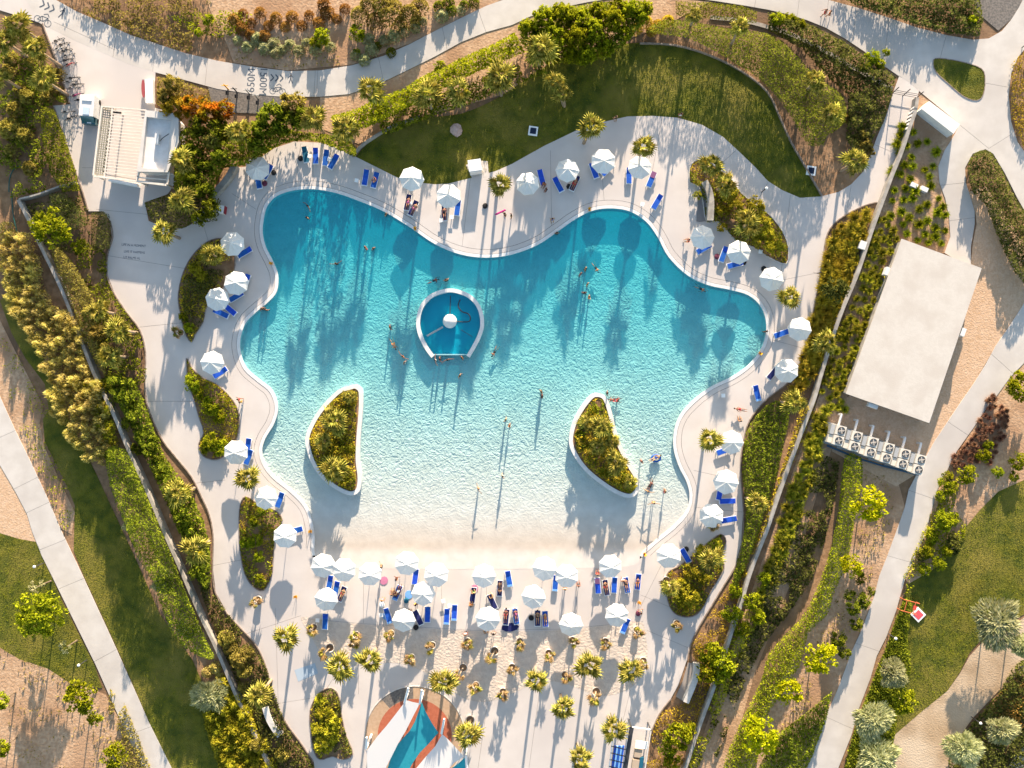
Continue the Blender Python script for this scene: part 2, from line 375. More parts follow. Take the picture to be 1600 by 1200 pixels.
DECK_J = [(489,215,489,282),(362,302,400,327),(318,353,328,385),(150,327,232,335),(160,398,292,420),(210,512,286,504),(220,627,306,627),(305,755,352,750),(326,885,386,873),(380,992,470,962),(128,262,165,262),(110,130,112,240),(470,966,560,974),(560,974,740,985),(740,985,880,983),(880,983,1005,971),(568,885,568,974),(690,887,690,983),(760,886,760,985),(900,883,902,978),(1002,930,1050,950),(1011,985,1075,1012),(1084,735,1160,752),(1203,530,1262,546),(1270,425,1284,430),(1225,437,1284,425),(1367,226,1407,243),(940,262,944,314),(1035,184,1015,290),(1150,235,1120,262),(845,1066,818,1262),(762,1096,738,1262),(985,1078,940,1262),(1235,305,1220,430),(1200,285,1180,320),(620,283,612,322),(735,278,722,385),(860,235,862,355),(530,1045,505,1085),(700,1090,690,1262),(430,1100,492,1090),(560,1040,560,1085),(430,950,440,1262),(1060,790,1160,800),(1100,445,1118,470),(470,224,462,285),(1040,870,1000,950),(1330,290,1322,336)]
sheet_deck = paving('pool_deck', [DECK, HOLE], 0.0, concrete, DECK_J)
PATH_T = [(20,-40),(60,35),(120,65),(200,100),(243,113),(270,120),(300,128),(340,139),(400,148),(440,151),(500,151),(545,147),(590,132),(640,108),(680,88),(720,66),(760,50),(800,39),(830,25),(870,13),(920,3),(980,-6),(1060,-6),(1115,1),(1160,8),(1200,15),(1230,22),(1260,31),(1290,43),(1320,60),(1350,80),(1380,102),(1405,119),(1420,128),(1436,142),(1500,194),(1489,215),(1476,235),(1466,260),(1468,285),(1477,310),(1483,340),(1485,370),(1476,395),(1517,420),(1517,385),(1523,350),(1523,330),(1514,300),(1509,285),(1508,262),(1520,240),(1540,233),(1552,240),(1570,270),(1590,310),(1610,345),(1700,420),(1700,300),(1610,250),(1590,222),(1580,190),(1576,150),(1580,115),(1590,90),(1610,66),(1700,0),(1700,-60),(1620,-60),(1598,0),(1592,12),(1580,31),(1566,48),(1545,60),(1520,62),(1480,55),(1430,42),(1390,28),(1340,12),(1295,0),(1200,-40),(1000,-60),(860,-40),(785,0),(760,9),(720,28),(680,48),(640,69),(600,87),(550,102),(500,110),(450,111),(400,105),(340,95),(290,83),(250,70),(205,55),(160,35),(120,18),(88,0),(60,-40)]
ISLAND_T = cr([(1458,96),(1466,91),(1500,96),(1533,107),(1539,125),(1536,148),(1526,157),(1506,151),(1482,131),(1462,112)], 3)
paving('path', [PATH_T, ISLAND_T], .004, concrete2, [(84,34,180,78),(245,60,238,115),(325,88,320,136),(493,105,490,156),(497,105,494,156),(183,45,176,92),(395,100,393,150),(590,84,600,130),(690,38,700,84),(745,10,760,52),(1183,-10,1178,15),(1295,-5,1290,46),(1390,22,1380,105),(1405,118,1434,142),(1434,142,1545,232),(1480,50,1468,94),(1540,130,1580,137),(1545,232,1580,210),(1250,-10,1245,30),(1340,10,1330,70),(1465,290,1512,285),(1483,345,1523,340),(250,70,88,0)])
paving('path', [[(1700,370),(1604,468),(1577,510),(1556,540),(1540,570),(1523,597),(1490,645),(1460,690),(1446,715),(1433,740),(1420,765),(1414,792),(1400,832),(1386,870),(1374,900),(1365,935),(1346,985),(1330,1020),(1310,1075),(1290,1120),(1265,1190),(1240,1262),(1290,1262),(1310,1200),(1330,1150),(1341,1110),(1360,1060),(1370,1025),(1385,995),(1400,955),(1414,905),(1425,880),(1444,840),(1455,800),(1465,765),(1480,735),(1495,705),(1520,670),(1540,640),(1560,615),(1578,590),(1604,563),(1700,480)]], .008, concrete2,
       [(1540,545,1590,590),(1475,655,1520,685),(1420,766,1460,780),(1386,868,1428,880),(1334,1004,1375,1018),(1290,1120,1335,1140)])
paving('path', [[(-60,560),(-60,640),(0,727),(25,770),(42,803),(50,830),(65,868),(82,902),(150,1040),(190,1130),(222,1200),(250,1262),(295,1262),(268,1200),(233,1130),(183,1017),(130,902),(95,828),(75,780),(47,720),(25,675),(0,620)]], .0, concrete2,
       [(-4,685,30,670),(38,803,80,783),(60,860,110,840),(92,920,140,900),(145,1035,187,1012),(197,1150,245,1132),(20,765,60,745)])

# ------------------------------------------------------------------ lawns, sands, mulch (sheets on the soil)
LAWN_N = cr([(556,246),(572,227),(598,210),(625,197),(655,185),(720,178),(780,152),(830,118),(870,95),(930,76),(1000,67),(1055,71),(1110,87),(1160,112),(1198,143),(1217,180),(1235,220),(1258,262),(1284,306)], 3, False) + [(1282,307),(1250,309),(1222,297),(1200,283),(1180,261),(1155,237),(1130,214),(1097,195),(1060,184),(1020,181),(980,182),(945,190),(900,204),(850,228),(800,256),(775,267),(740,277),(700,287),(680,288),(650,285),(620,277),(590,262),(560,247)]
sheet('lawn', [offset(LAWN_N, .3)], -.03, grass)
sheet('lawn', [ISLAND_T], .02, grass); ringmesh('kerb', ISLAND_T, .5, -.6, -.02, .06, kerb_m, kind='structure')
sheet('lawn', [[(0,470),(18,520),(40,560),(70,600),(76,640),(67,655),(70,690),(85,720),(105,760),(117,790),(115,860),(132,902),(184,1015),(234,1130),(268,1200),(295,1262),(400,1262),(340,1120),(300,1030),(250,960),(215,880),(150,740),(100,640),(60,540),(20,450)]], -.045, grass)
sheet('lawn', [[(-60,820),(0,833),(30,842),(58,847),(80,900),(100,945),(148,1040),(160,1075),(140,1075),(110,1068),(75,1045),(30,1030),(0,1014),(-60,990)]], -.045, grass)
sheet('lawn', [[(1640,735),(1600,750),(1560,768),(1530,798),(1505,828),(1500,850),(1480,870),(1455,892),(1420,912),(1405,955),(1390,1000),(1372,1050),(1345,1115),(1320,1200),(1400,1200),(1396,1150),(1440,1112),(1480,1080),(1500,1050),(1515,1020),(1540,992),(1600,960),(1640,940)]], -.045, grass)
sheet('sand', [[(-60,400),(0,500),(22,545),(45,590),(68,635),(62,660),(68,695),(95,755),(117,800),(112,835),(95,826),(75,780),(47,720),(25,675),(0,620),(-60,540)]], -.06, mulch)
sheet('sand', [[(-60,650),(0,727),(25,770),(42,803),(57,847),(30,842),(0,833),(-60,820)]], -.05, sandm)
sheet('mulch', [[(-60,985),(0,1012),(30,1030),(75,1045),(110,1068),(140,1075),(165,1085),(190,1130),(222,1200),(250,1262),(-60,1262)]], -.04, mulch)
sheet('mulch', [[(1373,316),(1388,292),(1428,190),(1436,145),(1500,195),(1489,215),(1476,235),(1466,260),(1468,285),(1477,310),(1483,340),(1485,370),(1476,395),(1420,400),(1330,600),(1300,700),(1280,760),(1240,900),(1180,1050),(1120,1262),(1060,1262),(1200,850),(1300,560)]], -.06, mulch)
sheet('sand', [[(1517,412),(1520,380),(1526,350),(1524,332),(1514,300),(1540,290),(1580,350),(1640,440),(1604,470),(1577,510),(1556,540),(1523,597),(1490,645),(1460,690),(1446,715),(1433,740),(1400,760),(1300,705),(1300,640),(1350,600),(1500,400)]], -.05, sandm)
sheet('mulch', [[(1604,563),(1578,590),(1560,615),(1520,670),(1480,735),(1465,765),(1444,840),(1414,905),(1420,912),(1455,892),(1480,870),(1500,850),(1505,828),(1530,798),(1560,768),(1640,735),(1640,560)]], -.055, mulch)
sheet('mulch', [[(1414,792),(1386,870),(1365,935),(1330,1020),(1265,1190),(1240,1262),(1120,1262),(1200,1100),(1280,950),(1330,720),(1400,740)]], -.057, mulch)
sheet('gravel_track', [[(1640,940),(1600,965),(1570,985),(1540,998),(1515,1025),(1500,1052),(1480,1080),(1440,1112),(1396,1150),(1390,1262),(1470,1262),(1490,1200),(1500,1150),(1520,1122),(1560,1080),(1600,1050),(1640,1040)]], -.02, gravel)
sheet('gravel_bed', [[(1525,-40),(1521,0),(1528,20),(1548,38),(1560,48),(1580,30),(1592,12),(1598,0),(1600,-40)]], -.02, darkgravel)
sheet('gravel_bed', [[(325,136),(400,148),(440,151),(452,152),(440,165),(420,178),(360,176),(330,160)]], -.02, darkgravel)
sheet('mulch', [[(500,152),(545,148),(590,133),(640,109),(680,89),(720,67),(760,51),(800,40),(830,26),(870,14),(980,-5),(1110,2),(1040,40),(900,90),(780,150),(650,185),(560,225),(500,200)]], -.055, mulch)
sheet('mulch', [[(300,-60),(330,20),(355,70),(365,98),(450,110),(550,101),(640,68),(720,27),(785,-1),(800,-60)]], -.055, mulch)
# lower deck: tidal sand bed with its palms, play area
SANDBED = cr([(470,968),(478,964),(500,969),(560,975),(640,980),(740,986),(830,986),(880,984),(960,976),(1001,971),(1008,990),(1012,1020),(1008,1045),(1000,1062),(980,1078),(950,1087),(925,1084),(900,1074),(868,1065),(835,1068),(800,1084),(765,1096),(738,1095),(712,1084),(688,1066),(655,1046),(625,1037),(600,1036),(560,1040),(525,1040),(503,1025),(488,998)], 3)
sheet('sand', [SANDBED], .008, palesand)
play = (648, 1150)
def disc(c, r, a0=0, a1=360, n=48): return [(c[0] + r * math.cos(R(a0 + (a1 - a0) * i / n)), c[1] - r * math.sin(R(a0 + (a1 - a0) * i / n))) for i in range(n + (1 if a1 - a0 < 360 else 0))]
sheet('play_floor', [disc(play, 78)], .008, tanrub)
sheet('play_floor', [disc(play, 58)], .012, rust)
ringmesh('kerb', disc(play, 78), .8, -.6, 0, .05, kerb_l, kind='structure')
sheet('play_floor', [disc(play, 77, 92, 132, 16) + disc(play, 58.5, 132, 92, 16)], .0125, darkgravel)
sheet('paved_pad', [[(460,1047),(492,1036),(497,1052),(466,1065)]], .012, M('pale_blue_pad', (.36, .43, .50), rough=.7))
sheet('paved_pad', [[(728,258),(742,250),(762,252),(764,276),(738,279)]], .006, concrete)

# beds standing in the deck
BEDS = {
 'B1': [(345,373),(362,384),(367,415),(357,440),(337,460),(322,480),(317,503),(305,522),(299,534),(290,520),(283,492),(279,465),(284,435),(294,411),(307,393),(325,378)],
 'B2': [(292,560),(300,575),(316,590),(337,600),(355,615),(369,634),(374,656),(370,685),(358,706),(338,718),(318,712),(311,694),(319,676),(311,650),(304,625),(295,598)],
 'B3': [(384,776),(405,788),(428,797),(441,812),(430,838),(427,870),(424,900),(412,922),(396,916),(383,896),(376,862),(374,820),(376,790)],
 'B4': [(513,1075),(525,1080),(531,1096),(534,1120),(541,1150),(551,1178),(535,1186),(520,1181),(500,1186),(490,1170),(486,1140),(485,1110),(496,1086)],
 'B5': [(1078,262),(1086,252),(1100,250),(1120,262),(1142,280),(1158,302),(1182,322),(1202,336),(1221,360),(1231,386),(1228,412),(1202,402),(1177,386),(1150,376),(1122,346),(1104,347),(1098,312),(1092,292),(1078,284)],
 'B6': [(1045,893),(1062,884),(1082,868),(1106,848),(1126,835),(1134,846),(1127,868),(1131,888),(1112,920),(1097,950),(1081,963),(1060,961),(1048,950),(1042,930),(1040,908)]}
for k, p in BEDS.items():
    q = cr(p, 3); sheet('planting_bed', [q], .05, soil); ringmesh('kerb', q, 1.0, -.3, 0.0, .13, kerb_m if k != 'B5' else kerb_l, kind='structure')
def band(name, pts, wpx, z0, z1, mat, smooth_n=4, parent=None, kind=None):
    c = cr(pts, smooth_n, False) if smooth_n else pts; L_, R_ = [], []
    for i, p in enumerate(c):
        a, b = c[max(i - 1, 0)], c[min(i + 1, len(c) - 1)]; tx, ty = b[0] - a[0], b[1] - a[1]; l = math.hypot(tx, ty)
        L_.append((p[0] - ty / l * wpx / 2, p[1] + tx / l * wpx / 2)); R_.append((p[0] + ty / l * wpx / 2, p[1] - tx / l * wpx / 2))
    mb = MB()
    for i in range(len(c) - 1):
        q = [P(*L_[i], z1), P(*L_[i + 1], z1), P(*R_[i + 1], z1), P(*R_[i], z1)]
        vs = [Vector((a.x, a.y, z)) for z in (z0, z1) for a in q]
        fs = [(4, 5, 6, 7), (0, 1, 5, 4), (2, 3, 7, 6)]
        if i == 0: fs.append((3, 0, 4, 7))
        if i == len(c) - 2: fs.append((1, 2, 6, 5))
        mb.add(vs, fs)
    o = mb.build(name, mat, parent, kind=kind)
    bm = bmesh.new(); bm.from_mesh(o.data); bmesh.ops.remove_doubles(bm, verts=bm.verts, dist=1e-4)
    bmesh.ops.recalc_face_normals(bm, faces=bm.faces); bm.to_mesh(o.data); bm.free(); return o
# kerbs along the outer edge of the deck
for pts in ([(172,345),(176,370),(168,398),(167,430),(179,460),(199,490),(218,515),(227,550),(226,600),(229,630),(240,660),(255,690),(279,720),(299,745),(314,775),(327,805),(333,840),(332,890),(336,925),(354,958),(382,988),(401,1010),(414,1038),(423,1070),(435,1108),(451,1136),(469,1160),(489,1190)],
            [(1010,1195),(1016,1150),(1031,1115),(1049,1092)], [(1074,1032),(1079,1008),(1093,978),(1113,945),(1136,907),(1149,885),(1159,850),(1162,800),(1158,750),(1158,715),(1162,690),(1168,664),(1183,640),(1205,618),(1229,600),(1247,575),(1257,550),(1267,520),(1271,488),(1278,450),(1285,412),(1291,372),(1301,352),(1321,336),(1351,321),(1370,316)],
            [(66,36),(73,55),(87,92),(108,160)], [(84,167),(97,205),(117,265),(129,300),(137,328)]):
    band('kerb', pts, 1.6, -.1, .10, kerb_m, 3, kind='structure')
band('kerb', [(1000,67),(1055,70),(1110,86),(1160,111),(1199,142),(1218,180),(1236,220),(1260,262),(1285,306)], 2.0, -.1, .3, kerb_m, 3, kind='structure')
band('drain_channel', [(1110,27),(1160,32),(1200,42),(1240,55),(1290,80),(1340,109),(1395,139)], 6, -.05, .04, M('channel_grey', (.25, .22, .20), (.34, .31, .28), 3), 3, kind='structure')

# ------------------------------------------------------------------ walls
o = band('garden_wall', [(28,312),(45,345),(62,382),(95,450),(122,520),(150,592),(176,645),(200,702),(230,768),(258,835),(285,897),(312,960),(337,1012),(370,1090),(400,1155),(428,1215)], 5.0, -.1, 1.1, wall_m)
thing('garden_wall', 'long pale concrete wall with weathered top crossing the planting left of the deck', 'wall', obj=o, final=True)
o = band('garden_wall', [(29,311),(60,303),(90,292),(117,284)], 2.5, -.1, 1.0, wall_m)
thing('garden_wall', 'short thin wall running from the long left wall to the kiosk plaza', 'wall', obj=o, final=True)
o = band('garden_wall', [(1434,152),(1430,175),(1422,198),(1410,235),(1395,272),(1378,318),(1362,362),(1340,428),(1312,496),(1285,580),(1273,622),(1250,683),(1220,765),(1200,825),(1190,850),(1172,897),(1157,948),(1146,980),(1120,1062),(1095,1130),(1068,1210)], 5.2, -.1, 1.1, wall_m)
thing('garden_wall', 'long pale concrete wall from the gate down the right side of the deck', 'wall', obj=o, final=True)
o = band('garden_wall', [(549,243),(565,226),(584,213),(605,200),(628,190),(656,181)], 2.4, -.1, .8, wall_m)
thing('garden_wall', 'short curved dark wall at the upper left edge of the shaded lawn', 'wall', obj=o, final=True)
# concrete monolith by the junction
mb = MB(); q = [P(1452,158,1.7), P(1500,194,1.7), P(1490,209,1.7), P(1440,170,1.7)]; mb.prism([(a.x, a.y) for a in q], -.1, 1.7)
thing('sign_wall', 'thick white concrete block wall beside the path junction near the gate', 'wall', obj=mb.build('sign_wall', coping_m), final=True)

# ------------------------------------------------------------------ islands and spa
ISL = [[(545,603),(556,601),(565,608),(567,622),(566,650),(563,685),(562,720),(565,748),(561,768),(547,774),(525,765),(503,748),(488,727),(480,705),(477,684),(486,660),(500,638),(515,621),(530,608)],
       [(922,618),(935,614),(947,620),(955,640),(963,672),(972,698),(985,724),(997,745),(999,764),(988,777),(970,775),(945,761),(915,737),(896,711),(889,690),(893,665),(905,640)]]
for k, p in enumerate(ISL):
    q = cr(p, 4); q2 = [base_at(a, b, .55) for a, b in q]
    t = thing('pool_island', ['crescent shaped white rimmed planted island on the left of the pool', 'crescent shaped white rimmed planted island on the right of the pool'][k], 'planter', 530 if k == 0 else 945, 690, z=-1.0, final=True)
    o = ringmesh('rim', q2, 0, -6.2, -1.2, .55, coping_m); o.parent = t; o.matrix_parent_inverse = t.matrix_basis.inverted()
    o = sheet('soil', [offset(q2, -6)], .42, soil, kind=None); o.parent = t; o.matrix_parent_inverse = t.matrix_basis.inverted()
def keepw(o, t): o.parent = t; o.matrix_parent_inverse = t.matrix_basis.inverted(); return o
spa_c = [(676,557),(667,545),(658,528),(653,510),(654,492),(660,476),(672,463),(687,456),(703,453),(719,456),(734,463),(746,476),(752,492),(753,510),(748,526),(741,540),(731,557)]
t = thing('fountain_pool', 'white ringed horseshoe fountain basin standing in the middle of the pool', 'fountain', 703, 505, z=-1, final=True)
keepw(band('rim', [base_at(a, b, .35) for a, b in cr(spa_c, 4, False)], 6, -1.0, .35, coping_m, 0), t)
keepw(band('glass_front', [(676,554),(731,554)], 1.6, -.9, .25, M('weir_glass', (.30, .55, .60), rough=.1), 0), t)
inner = offset(cr(spa_c, 4, False), -3)
keepw(sheet('basin_floor', [inner], -.50, M('teal_basin', (.005, .30, .42), (.01, .34, .46), 1), kind=None), t)
mb = MB(); c = P(703, 502, 0); mb.lathe(c, [(0.0, 1.0)] + [(.88 * math.sin(a), .1 + .9 * math.cos(a)) for a in [i * math.pi / 20 for i in range(1, 14)]] + [(.5, -.5)], 28)
keepw(mb.build('dome', coping_m, smooth=True), t)
keepw(MB().tube([P(704,462,-.03), P(703,492,-.03)], .05).build('pipe', dark_metal), t); keepw(MB().tube([P(720,515,-.03), P(738,526,-.03)], .03).build('pipe', dark_metal), t)
keepw(MB().tube([P(667,525,.1), P(692,511,.1)], .11).build('pipe', grey_metal), t)
hs = cr([(719,468),(716,478),(722,487),(731,490),(735,496),(733,502),(724,503),(713,502)], 4, False)
keepw(MB().tube([P(a, b, -.05) for a, b in hs], .07).build('hose', dark_metal), t)

# ------------------------------------------------------------------ service building
def quad_prism(corners, h, z0=-.1):
    q = [P(a, b, h) for a, b in corners]; return MB().prism([(v.x, v.y) for v in q], z0, h)
HB = 2.3
rf = [(1409,373),(1534,419),(1452,661),(1322,615)]
t = thing('service_building', 'long low building with flat pale concrete roof right of the garden wall', 'building', 1430, 515, final=True)
ins = [(1411.5,376),(1531,420.5),(1451,657.5),(1325,613.5)]
keepw(quad_prism(ins, HB - .18).build('wall', wall_m), t)
keepw(quad_prism(rf, HB).build('roof_core', roof_m), t).name = 'roof'
bpy.data.objects['roof'].data.transform(Matrix.Identity(4))
for i, (x, y) in enumerate([(1386,424),(1504,519),(1364,634)]):
    a = R(-20); bx, by = base_at(x, y, 1.8)
    keepw(MB().box(P(bx, by, 0) + Vector((0, 0, 1.6)), (.55, 1.0, .8) if i < 2 else (1.2, .5, .6), a).build('vent_box', coping_m), t)
rm = bpy.data.objects['roof'].data
for vtx in rm.vertices:
    if vtx.co.z < 0: vtx.co.z = HB - .17
# wall mounted box by the long wall
b = MB().box(P(1343,385,0) + Vector((0, 0, .9)), (.8, 1.0, .5), R(-18)).build('utility_box', coping_m)
thing('utility_box', 'white utility box fixed to the long wall above the grasses', 'box', 1343, 385, obj=b, final=True)
for (x, y, lab) in [(1425,291,'left one of two white boxes among the tufts inside the wall'), (1441,297,'right one of two white boxes among the tufts inside the wall')]:
    b = MB().box(P(x, y, 0) + Vector((0, 0, .35)), (.9, .55, .7), R(-25)).build('utility_box', coping_m); thing('utility_box', lab, 'box', x, y, obj=b, final=True)

# condenser units
def ac_unit():
    t = link(bpy.data.objects.new('condenser_unit', None))
    MB().box((-.05, 0, .15), (2.2, 2.7, .3)).build('base', grey_metal, t)
    MB().box((.32, .65, 1.1), (1.25, 1.18, 1.6)).build('cabinet', M_ac, t)
    MB().box((.32, -.62, 1.1), (1.25, 1.18, 1.6)).build('cabinet', M_ac, t)
    MB().box((-.62, .55, 1.0), (.5, 1.2, 1.3)).build('coil_panel', grey_metal, t)
    MB().box((-.60, -.62, .95), (.55, 1.0, 1.2)).build('side_box', M_ac, t)
    for y in (.65, -.62):
        mb = MB(); mb.lathe((.38, y, 1.9), [(.46, 0), (.46, .07), (.40, .07), (.40, 0), (0, .0)], 20); g = mb.build('fan_guard', dark_metal, t)
        mb = MB(); mb.lathe((.38, y, 1.94), [(0, .03), (.12, .03), (.12, 0)], 10)
        for k in range(4):
            a = k * math.pi / 2 + .4; mb.box((.38 + .24 * math.cos(a), y + .24 * math.sin(a), 1.96), (.28, .12, .015), a)
        mb.build('fan', M('fan_blade', (.42, .38, .34)), t)
    MB().box((.15, 1.95, 1.1), (.24, 1.35, .24)).build('duct', coping_m, t)
    MB().box((.15, 2.62, .55), (.24, .24, 1.1)).build('duct', coping_m, t)
    return t
M_ac = M('cream_cabinet', (.58, .53, .46), (.63, .58, .51), 2, .7)
def dup(o, parent=None):
    c = o.copy(); COL.objects.link(c)
    if parent: c.parent = parent
    for ch in list(o.children): dup(ch, c)
    return c
ac0 = ac_unit()
for i in range(6):
    o = ac0 if i == 0 else dup(ac0)
    bx, by = base_at(1307.5 + i * 25, 679.5 + i * 9.1, 1.8); o.location = P(bx, by, 0); o.rotation_euler = (0, 0, R(-15))
    lab = ['leftmost', 'second from the left', 'third from the left', 'fourth from the left', 'fifth from the left', 'rightmost'][i] + ' of six twin fan condenser units below the building'
    thing('condenser_unit', lab, 'air conditioner', obj=o, final=True, group='condenser units in a row below the service building')
b = MB(); 
for (x0, y0, x1, y1) in [(1292,696,1340,716),(1340,716,1380,728),(1380,728,1436,742)]: b.tube([P(x0, y0, .35), P(x1, y1, .35)], .12, 6)
thing('pipe_run', 'dark blue pipe running along the front of the condenser units', 'pipe', obj=b.build('pipe_run', M('blue_pipe', (.03, .08, .14), rough=.5)), final=True)

cap_m = M('cap_concrete', (.52, .485, .455), (.58, .545, .515), .8)
# ------------------------------------------------------------------ kiosk with slatted roof
HK = 2.9
t = thing('kiosk', 'pale kiosk with slatted pergola roof and recessed flat roof on the plaza', 'kiosk', 212, 230, final=True)
def kq(name, corners, h, z0, mat): return keepw(quad_prism(corners, h, z0).build(name, mat), t)
blk_o = [(227,172),(270,176.5),(279,186),(279,222),(262,269),(213.5,268)]
blk_i = [(229,182.5),(267.5,186.5),(260,266),(221,262)]
kq('building_wall', [(228.5,174),(269,178),(276.5,187),(276.5,222),(260.5,266),(215,266)], 2.65, -.1, coping_m)
mbk = MB()
ro = [P(a, b, 3.2) for a, b in blk_o[:5] + [(213.5,268)]]; ri = [P(a, b, 3.2) for a, b in blk_i]
vv, ff = tess([blk_o, blk_i], 3.2); keepw(mesh_obj('parapet_cap', vv, ff, cap_m), t)
mb = MB()
for loop in (blk_o, blk_i):
    q = [P(a, b, 3.2) for a, b in loop]
    for i in range(len(q)):
        a, b_ = q[i], q[(i + 1) % len(q)]
        mb.add([(a.x, a.y, 2.5), (b_.x, b_.y, 2.5), (b_.x, b_.y, 3.198), (a.x, a.y, 3.198)], [(0, 1, 2, 3)])
keepw(mb.build('parapet', cap_m), t)
kq('roof', [(229,182.5),(267.5,186.5),(260,266),(221,262)], 2.56, 2.50, roof_m)
bx, by = base_at(244, 216, 3.3); keepw(MB().box(P(bx, by, 0) + Vector((0, 0, 2.86)), (.5, 1.25, .6), R(-4)).build('roof_unit', coping_m), t)
keepw(MB().tube([P(248,222,2.8), P(255,215,2.9), P(264,209,3.1)], .05).build('roof_pipe', dark_metal), t)
def beam(name, x0, y0, x1, y1, z, wd, ht, mat):
    a, b_ = P(x0, y0, z), P(x1, y1, z); c = (a + b_) / 2; d = b_ - a
    return keepw(MB().box((c.x, c.y, z - ht / 2), (d.length, wd, ht), math.atan2(d.y, d.x)).build(name, mat), t)
cream = M('cream_timber', (.62, .54, .46), (.70, .62, .54), 3, .8)
beam('beam', 159,165, 145.5,274, HK, .22, .25, cream); beam('beam', 146,275, 214,283, HK, .22, .25, cream)
beam('beam', 160,166, 228,172, HK, .15, .2, cream); beam('beam', 214,283, 260,289, HK, .25, .25, cream)
beam('beam', 261,288, 264,268, HK, .25, .25, cream); beam('beam', 176,168, 163,276, HK - .02, .14, .2, cream)
beam('beam', 217,267, 213,284, HK - .03, .2, .22, cream); beam('beam', 216,277, 260,281, HK - .06, .12, .18, cream)
for i in range(21):
    f_ = (i + .7) / 21.5
    beam('slat', 174.5 - 12.5 * f_, 169 + 104 * f_, 226 - 9 * f_, 173.5 + 106 * f_, HK - .03 - .004 * (i % 2), .10, .12, cream)
for i in range(30):
    f_ = (i + .5) / 30; beam('screen_bar', 160 - 13 * f_, 166 + 107 * f_, 174 - 12 * f_, 168 + 107 * f_, HK - .3, .10, .05, wood_m)
for i in range(4):
    beam('screen_bar', 162.5 + i * 3.3, 167, 149.5 + i * 3.3, 274, HK - .36, .06, .05, wood_m)
for i in range(16):
    f_ = (i + .5) / 16; bx, by = base_at(175 - 12 * f_, 178 + 92 * f_, 2.3)
    keepw(MB().box(P(bx, by, 0) + Vector((0, 0, 2.25)), (.30, .26, .3), R(-7)).build('gap_shade', dark_metal), t)  # dark boxes put in for the shaded gaps between the slats
for (x, y) in [(161,168),(147,273),(215,282),(259,287),(177,169)]:
    bx, by = base_at(x, y, HK); keepw(MB().box(P(bx, by, 0) + Vector((0, 0, 1.3)), (.16, .16, 2.6)).build('post', cream), t)
kq('counter', [(168,282),(214,291),(214,287),(172,279)], 1.1, 0, white_p)
kq('stone_floor', [(177,176),(226,180),(214,280),(165,272)], .03, .005, concrete)
kq('service_window', [(177,174),(189,175),(188,179),(176,178)], 2.6, 2.4, dark_metal)
# service truck by the kiosk
t = thing('utility_vehicle', 'small white box vehicle with teal windscreen parked beside the kiosk', 'vehicle', 146, 176, rot=R(-4), final=True)
MB().box((0, .35, 1.05), (1.75, 2.5, 1.5)).build('body', white_p, t)
MB().box((0, .35, 1.84), (1.82, 2.6, .08)).build('roof', coping_m, t)
MB().box((0, 1.2, 1.93), (1.2, .6, .12)).build('roof_hatch', white_p, t); MB().box((0, -.35, 1.93), (.8, .9, .14)).build('roof_hatch', M('pale_blue', (.45, .55, .65)), t)
mb = MB(); mb.add([(-.85, -.92, 1.8), (.85, -.92, 1.8), (.8, -1.6, 1.1), (-.8, -1.6, 1.1)], [(0, 3, 2, 1)]); mb.build('windscreen', glass_t, t)
MB().box((0, -1.35, .75), (1.7, .75, .7)).build('bonnet', glass_t, t)
MB().box((.1, -1.5, 1.13), (.5, .3, .1)).build('headlight', white_p, t)
for sx in (-.8, .8):
    for sy in (-1.2, 1.2): MB().tube([(sx - .08, sy, .32), (sx + .08, sy, .32)], .32, 12).build('wheel', black_p, t)
# board rack
t = thing('board_rack', 'white planter bench with a red oval board at the garden edge', 'bench', 235, 145, rot=R(2), final=True)
MB().box((.1, 0, .35), (.95, 2.9, .7)).build('bench', white_p, t)
MB().box((-.62, .35, .55), (.3, 2.3, .12)).build('stand', grey_metal, t)
mb = MB(); mb.add([(.25 * math.cos(a) - .62, .35 + 1.15 * math.sin(a), .63) for a in [i * math.pi / 10 for i in range(20)]], [tuple(range(20))]); mb.build('oval_board', M('maroon_board', (.30, .06, .07)), t)

# gate at the top right
t = thing('entrance_gate', 'open metal gate frame with tall posts where the walk meets the junction', 'gate', 1412, 152, final=True)
for (x, y) in [(1393,147),(1410.5,150),(1431,154)]:
    keepw(MB().tube([P(x, y, 0), P(x, y, 0) + Vector((.12, .25, 1.9))], .06).build('post', dark_metal), t)
for z in (.35, .95, 1.5):
    a, b_ = P(1393,147,0), P(1431,154,0); keepw(MB().tube([Vector((a.x, a.y, z)), Vector((b_.x, b_.y, z))], .035, 5).build('rail', dark_metal), t)
for i in range(8):
    x, y = 1431 - i * 2.3, 158 + i * 6.5; keepw(MB().box(P(x - 3, y, 0) + Vector((0, 0, .5)), (.12, .35, 1.0), R(-30)).build('fin', coping_m), t)

# curved benches
for pts, wd, h, lab in [([(366,257),(359,271),(350,284),(340,295),(329,305)], 9, 1.2, 'curved grey concrete bench wall in the garden at upper left'),
    ([(1101,283),(1108,297),(1111,315),(1110,344)], 10, 1.0, 'curved grey concrete bench beside the upper right planted bed'),
    ([(1089,1037),(1088,1056),(1081,1076),(1072,1098)], 9, .9, 'curved slatted bench at the lower right edge of the deck'),
    ([(414,1106),(419,1122),(427,1137),(437,1150)], 9, .9, 'curved pale bench at the lower left edge of the deck')]:
    o = band('curved_bench', pts, wd, 0, h, wall_m if h > .95 else kerb_l); x, y = pts[1]
    thing('curved_bench', lab, 'bench', x, y, obj=o, final=True)
sheet('paved_recess', [[(1092,290),(1097,288),(1104,305),(1105,345),(1093,347),(1088,346)]], .055, M('grey_paving', (.22, .20, .20)))
sheet('paved_recess', [[(1075,1035),(1086,1037),(1083,1055),(1076,1078),(1066,1095),(1056,1088),(1066,1066)]], .012, M('timber_paving', (.30, .26, .23)))

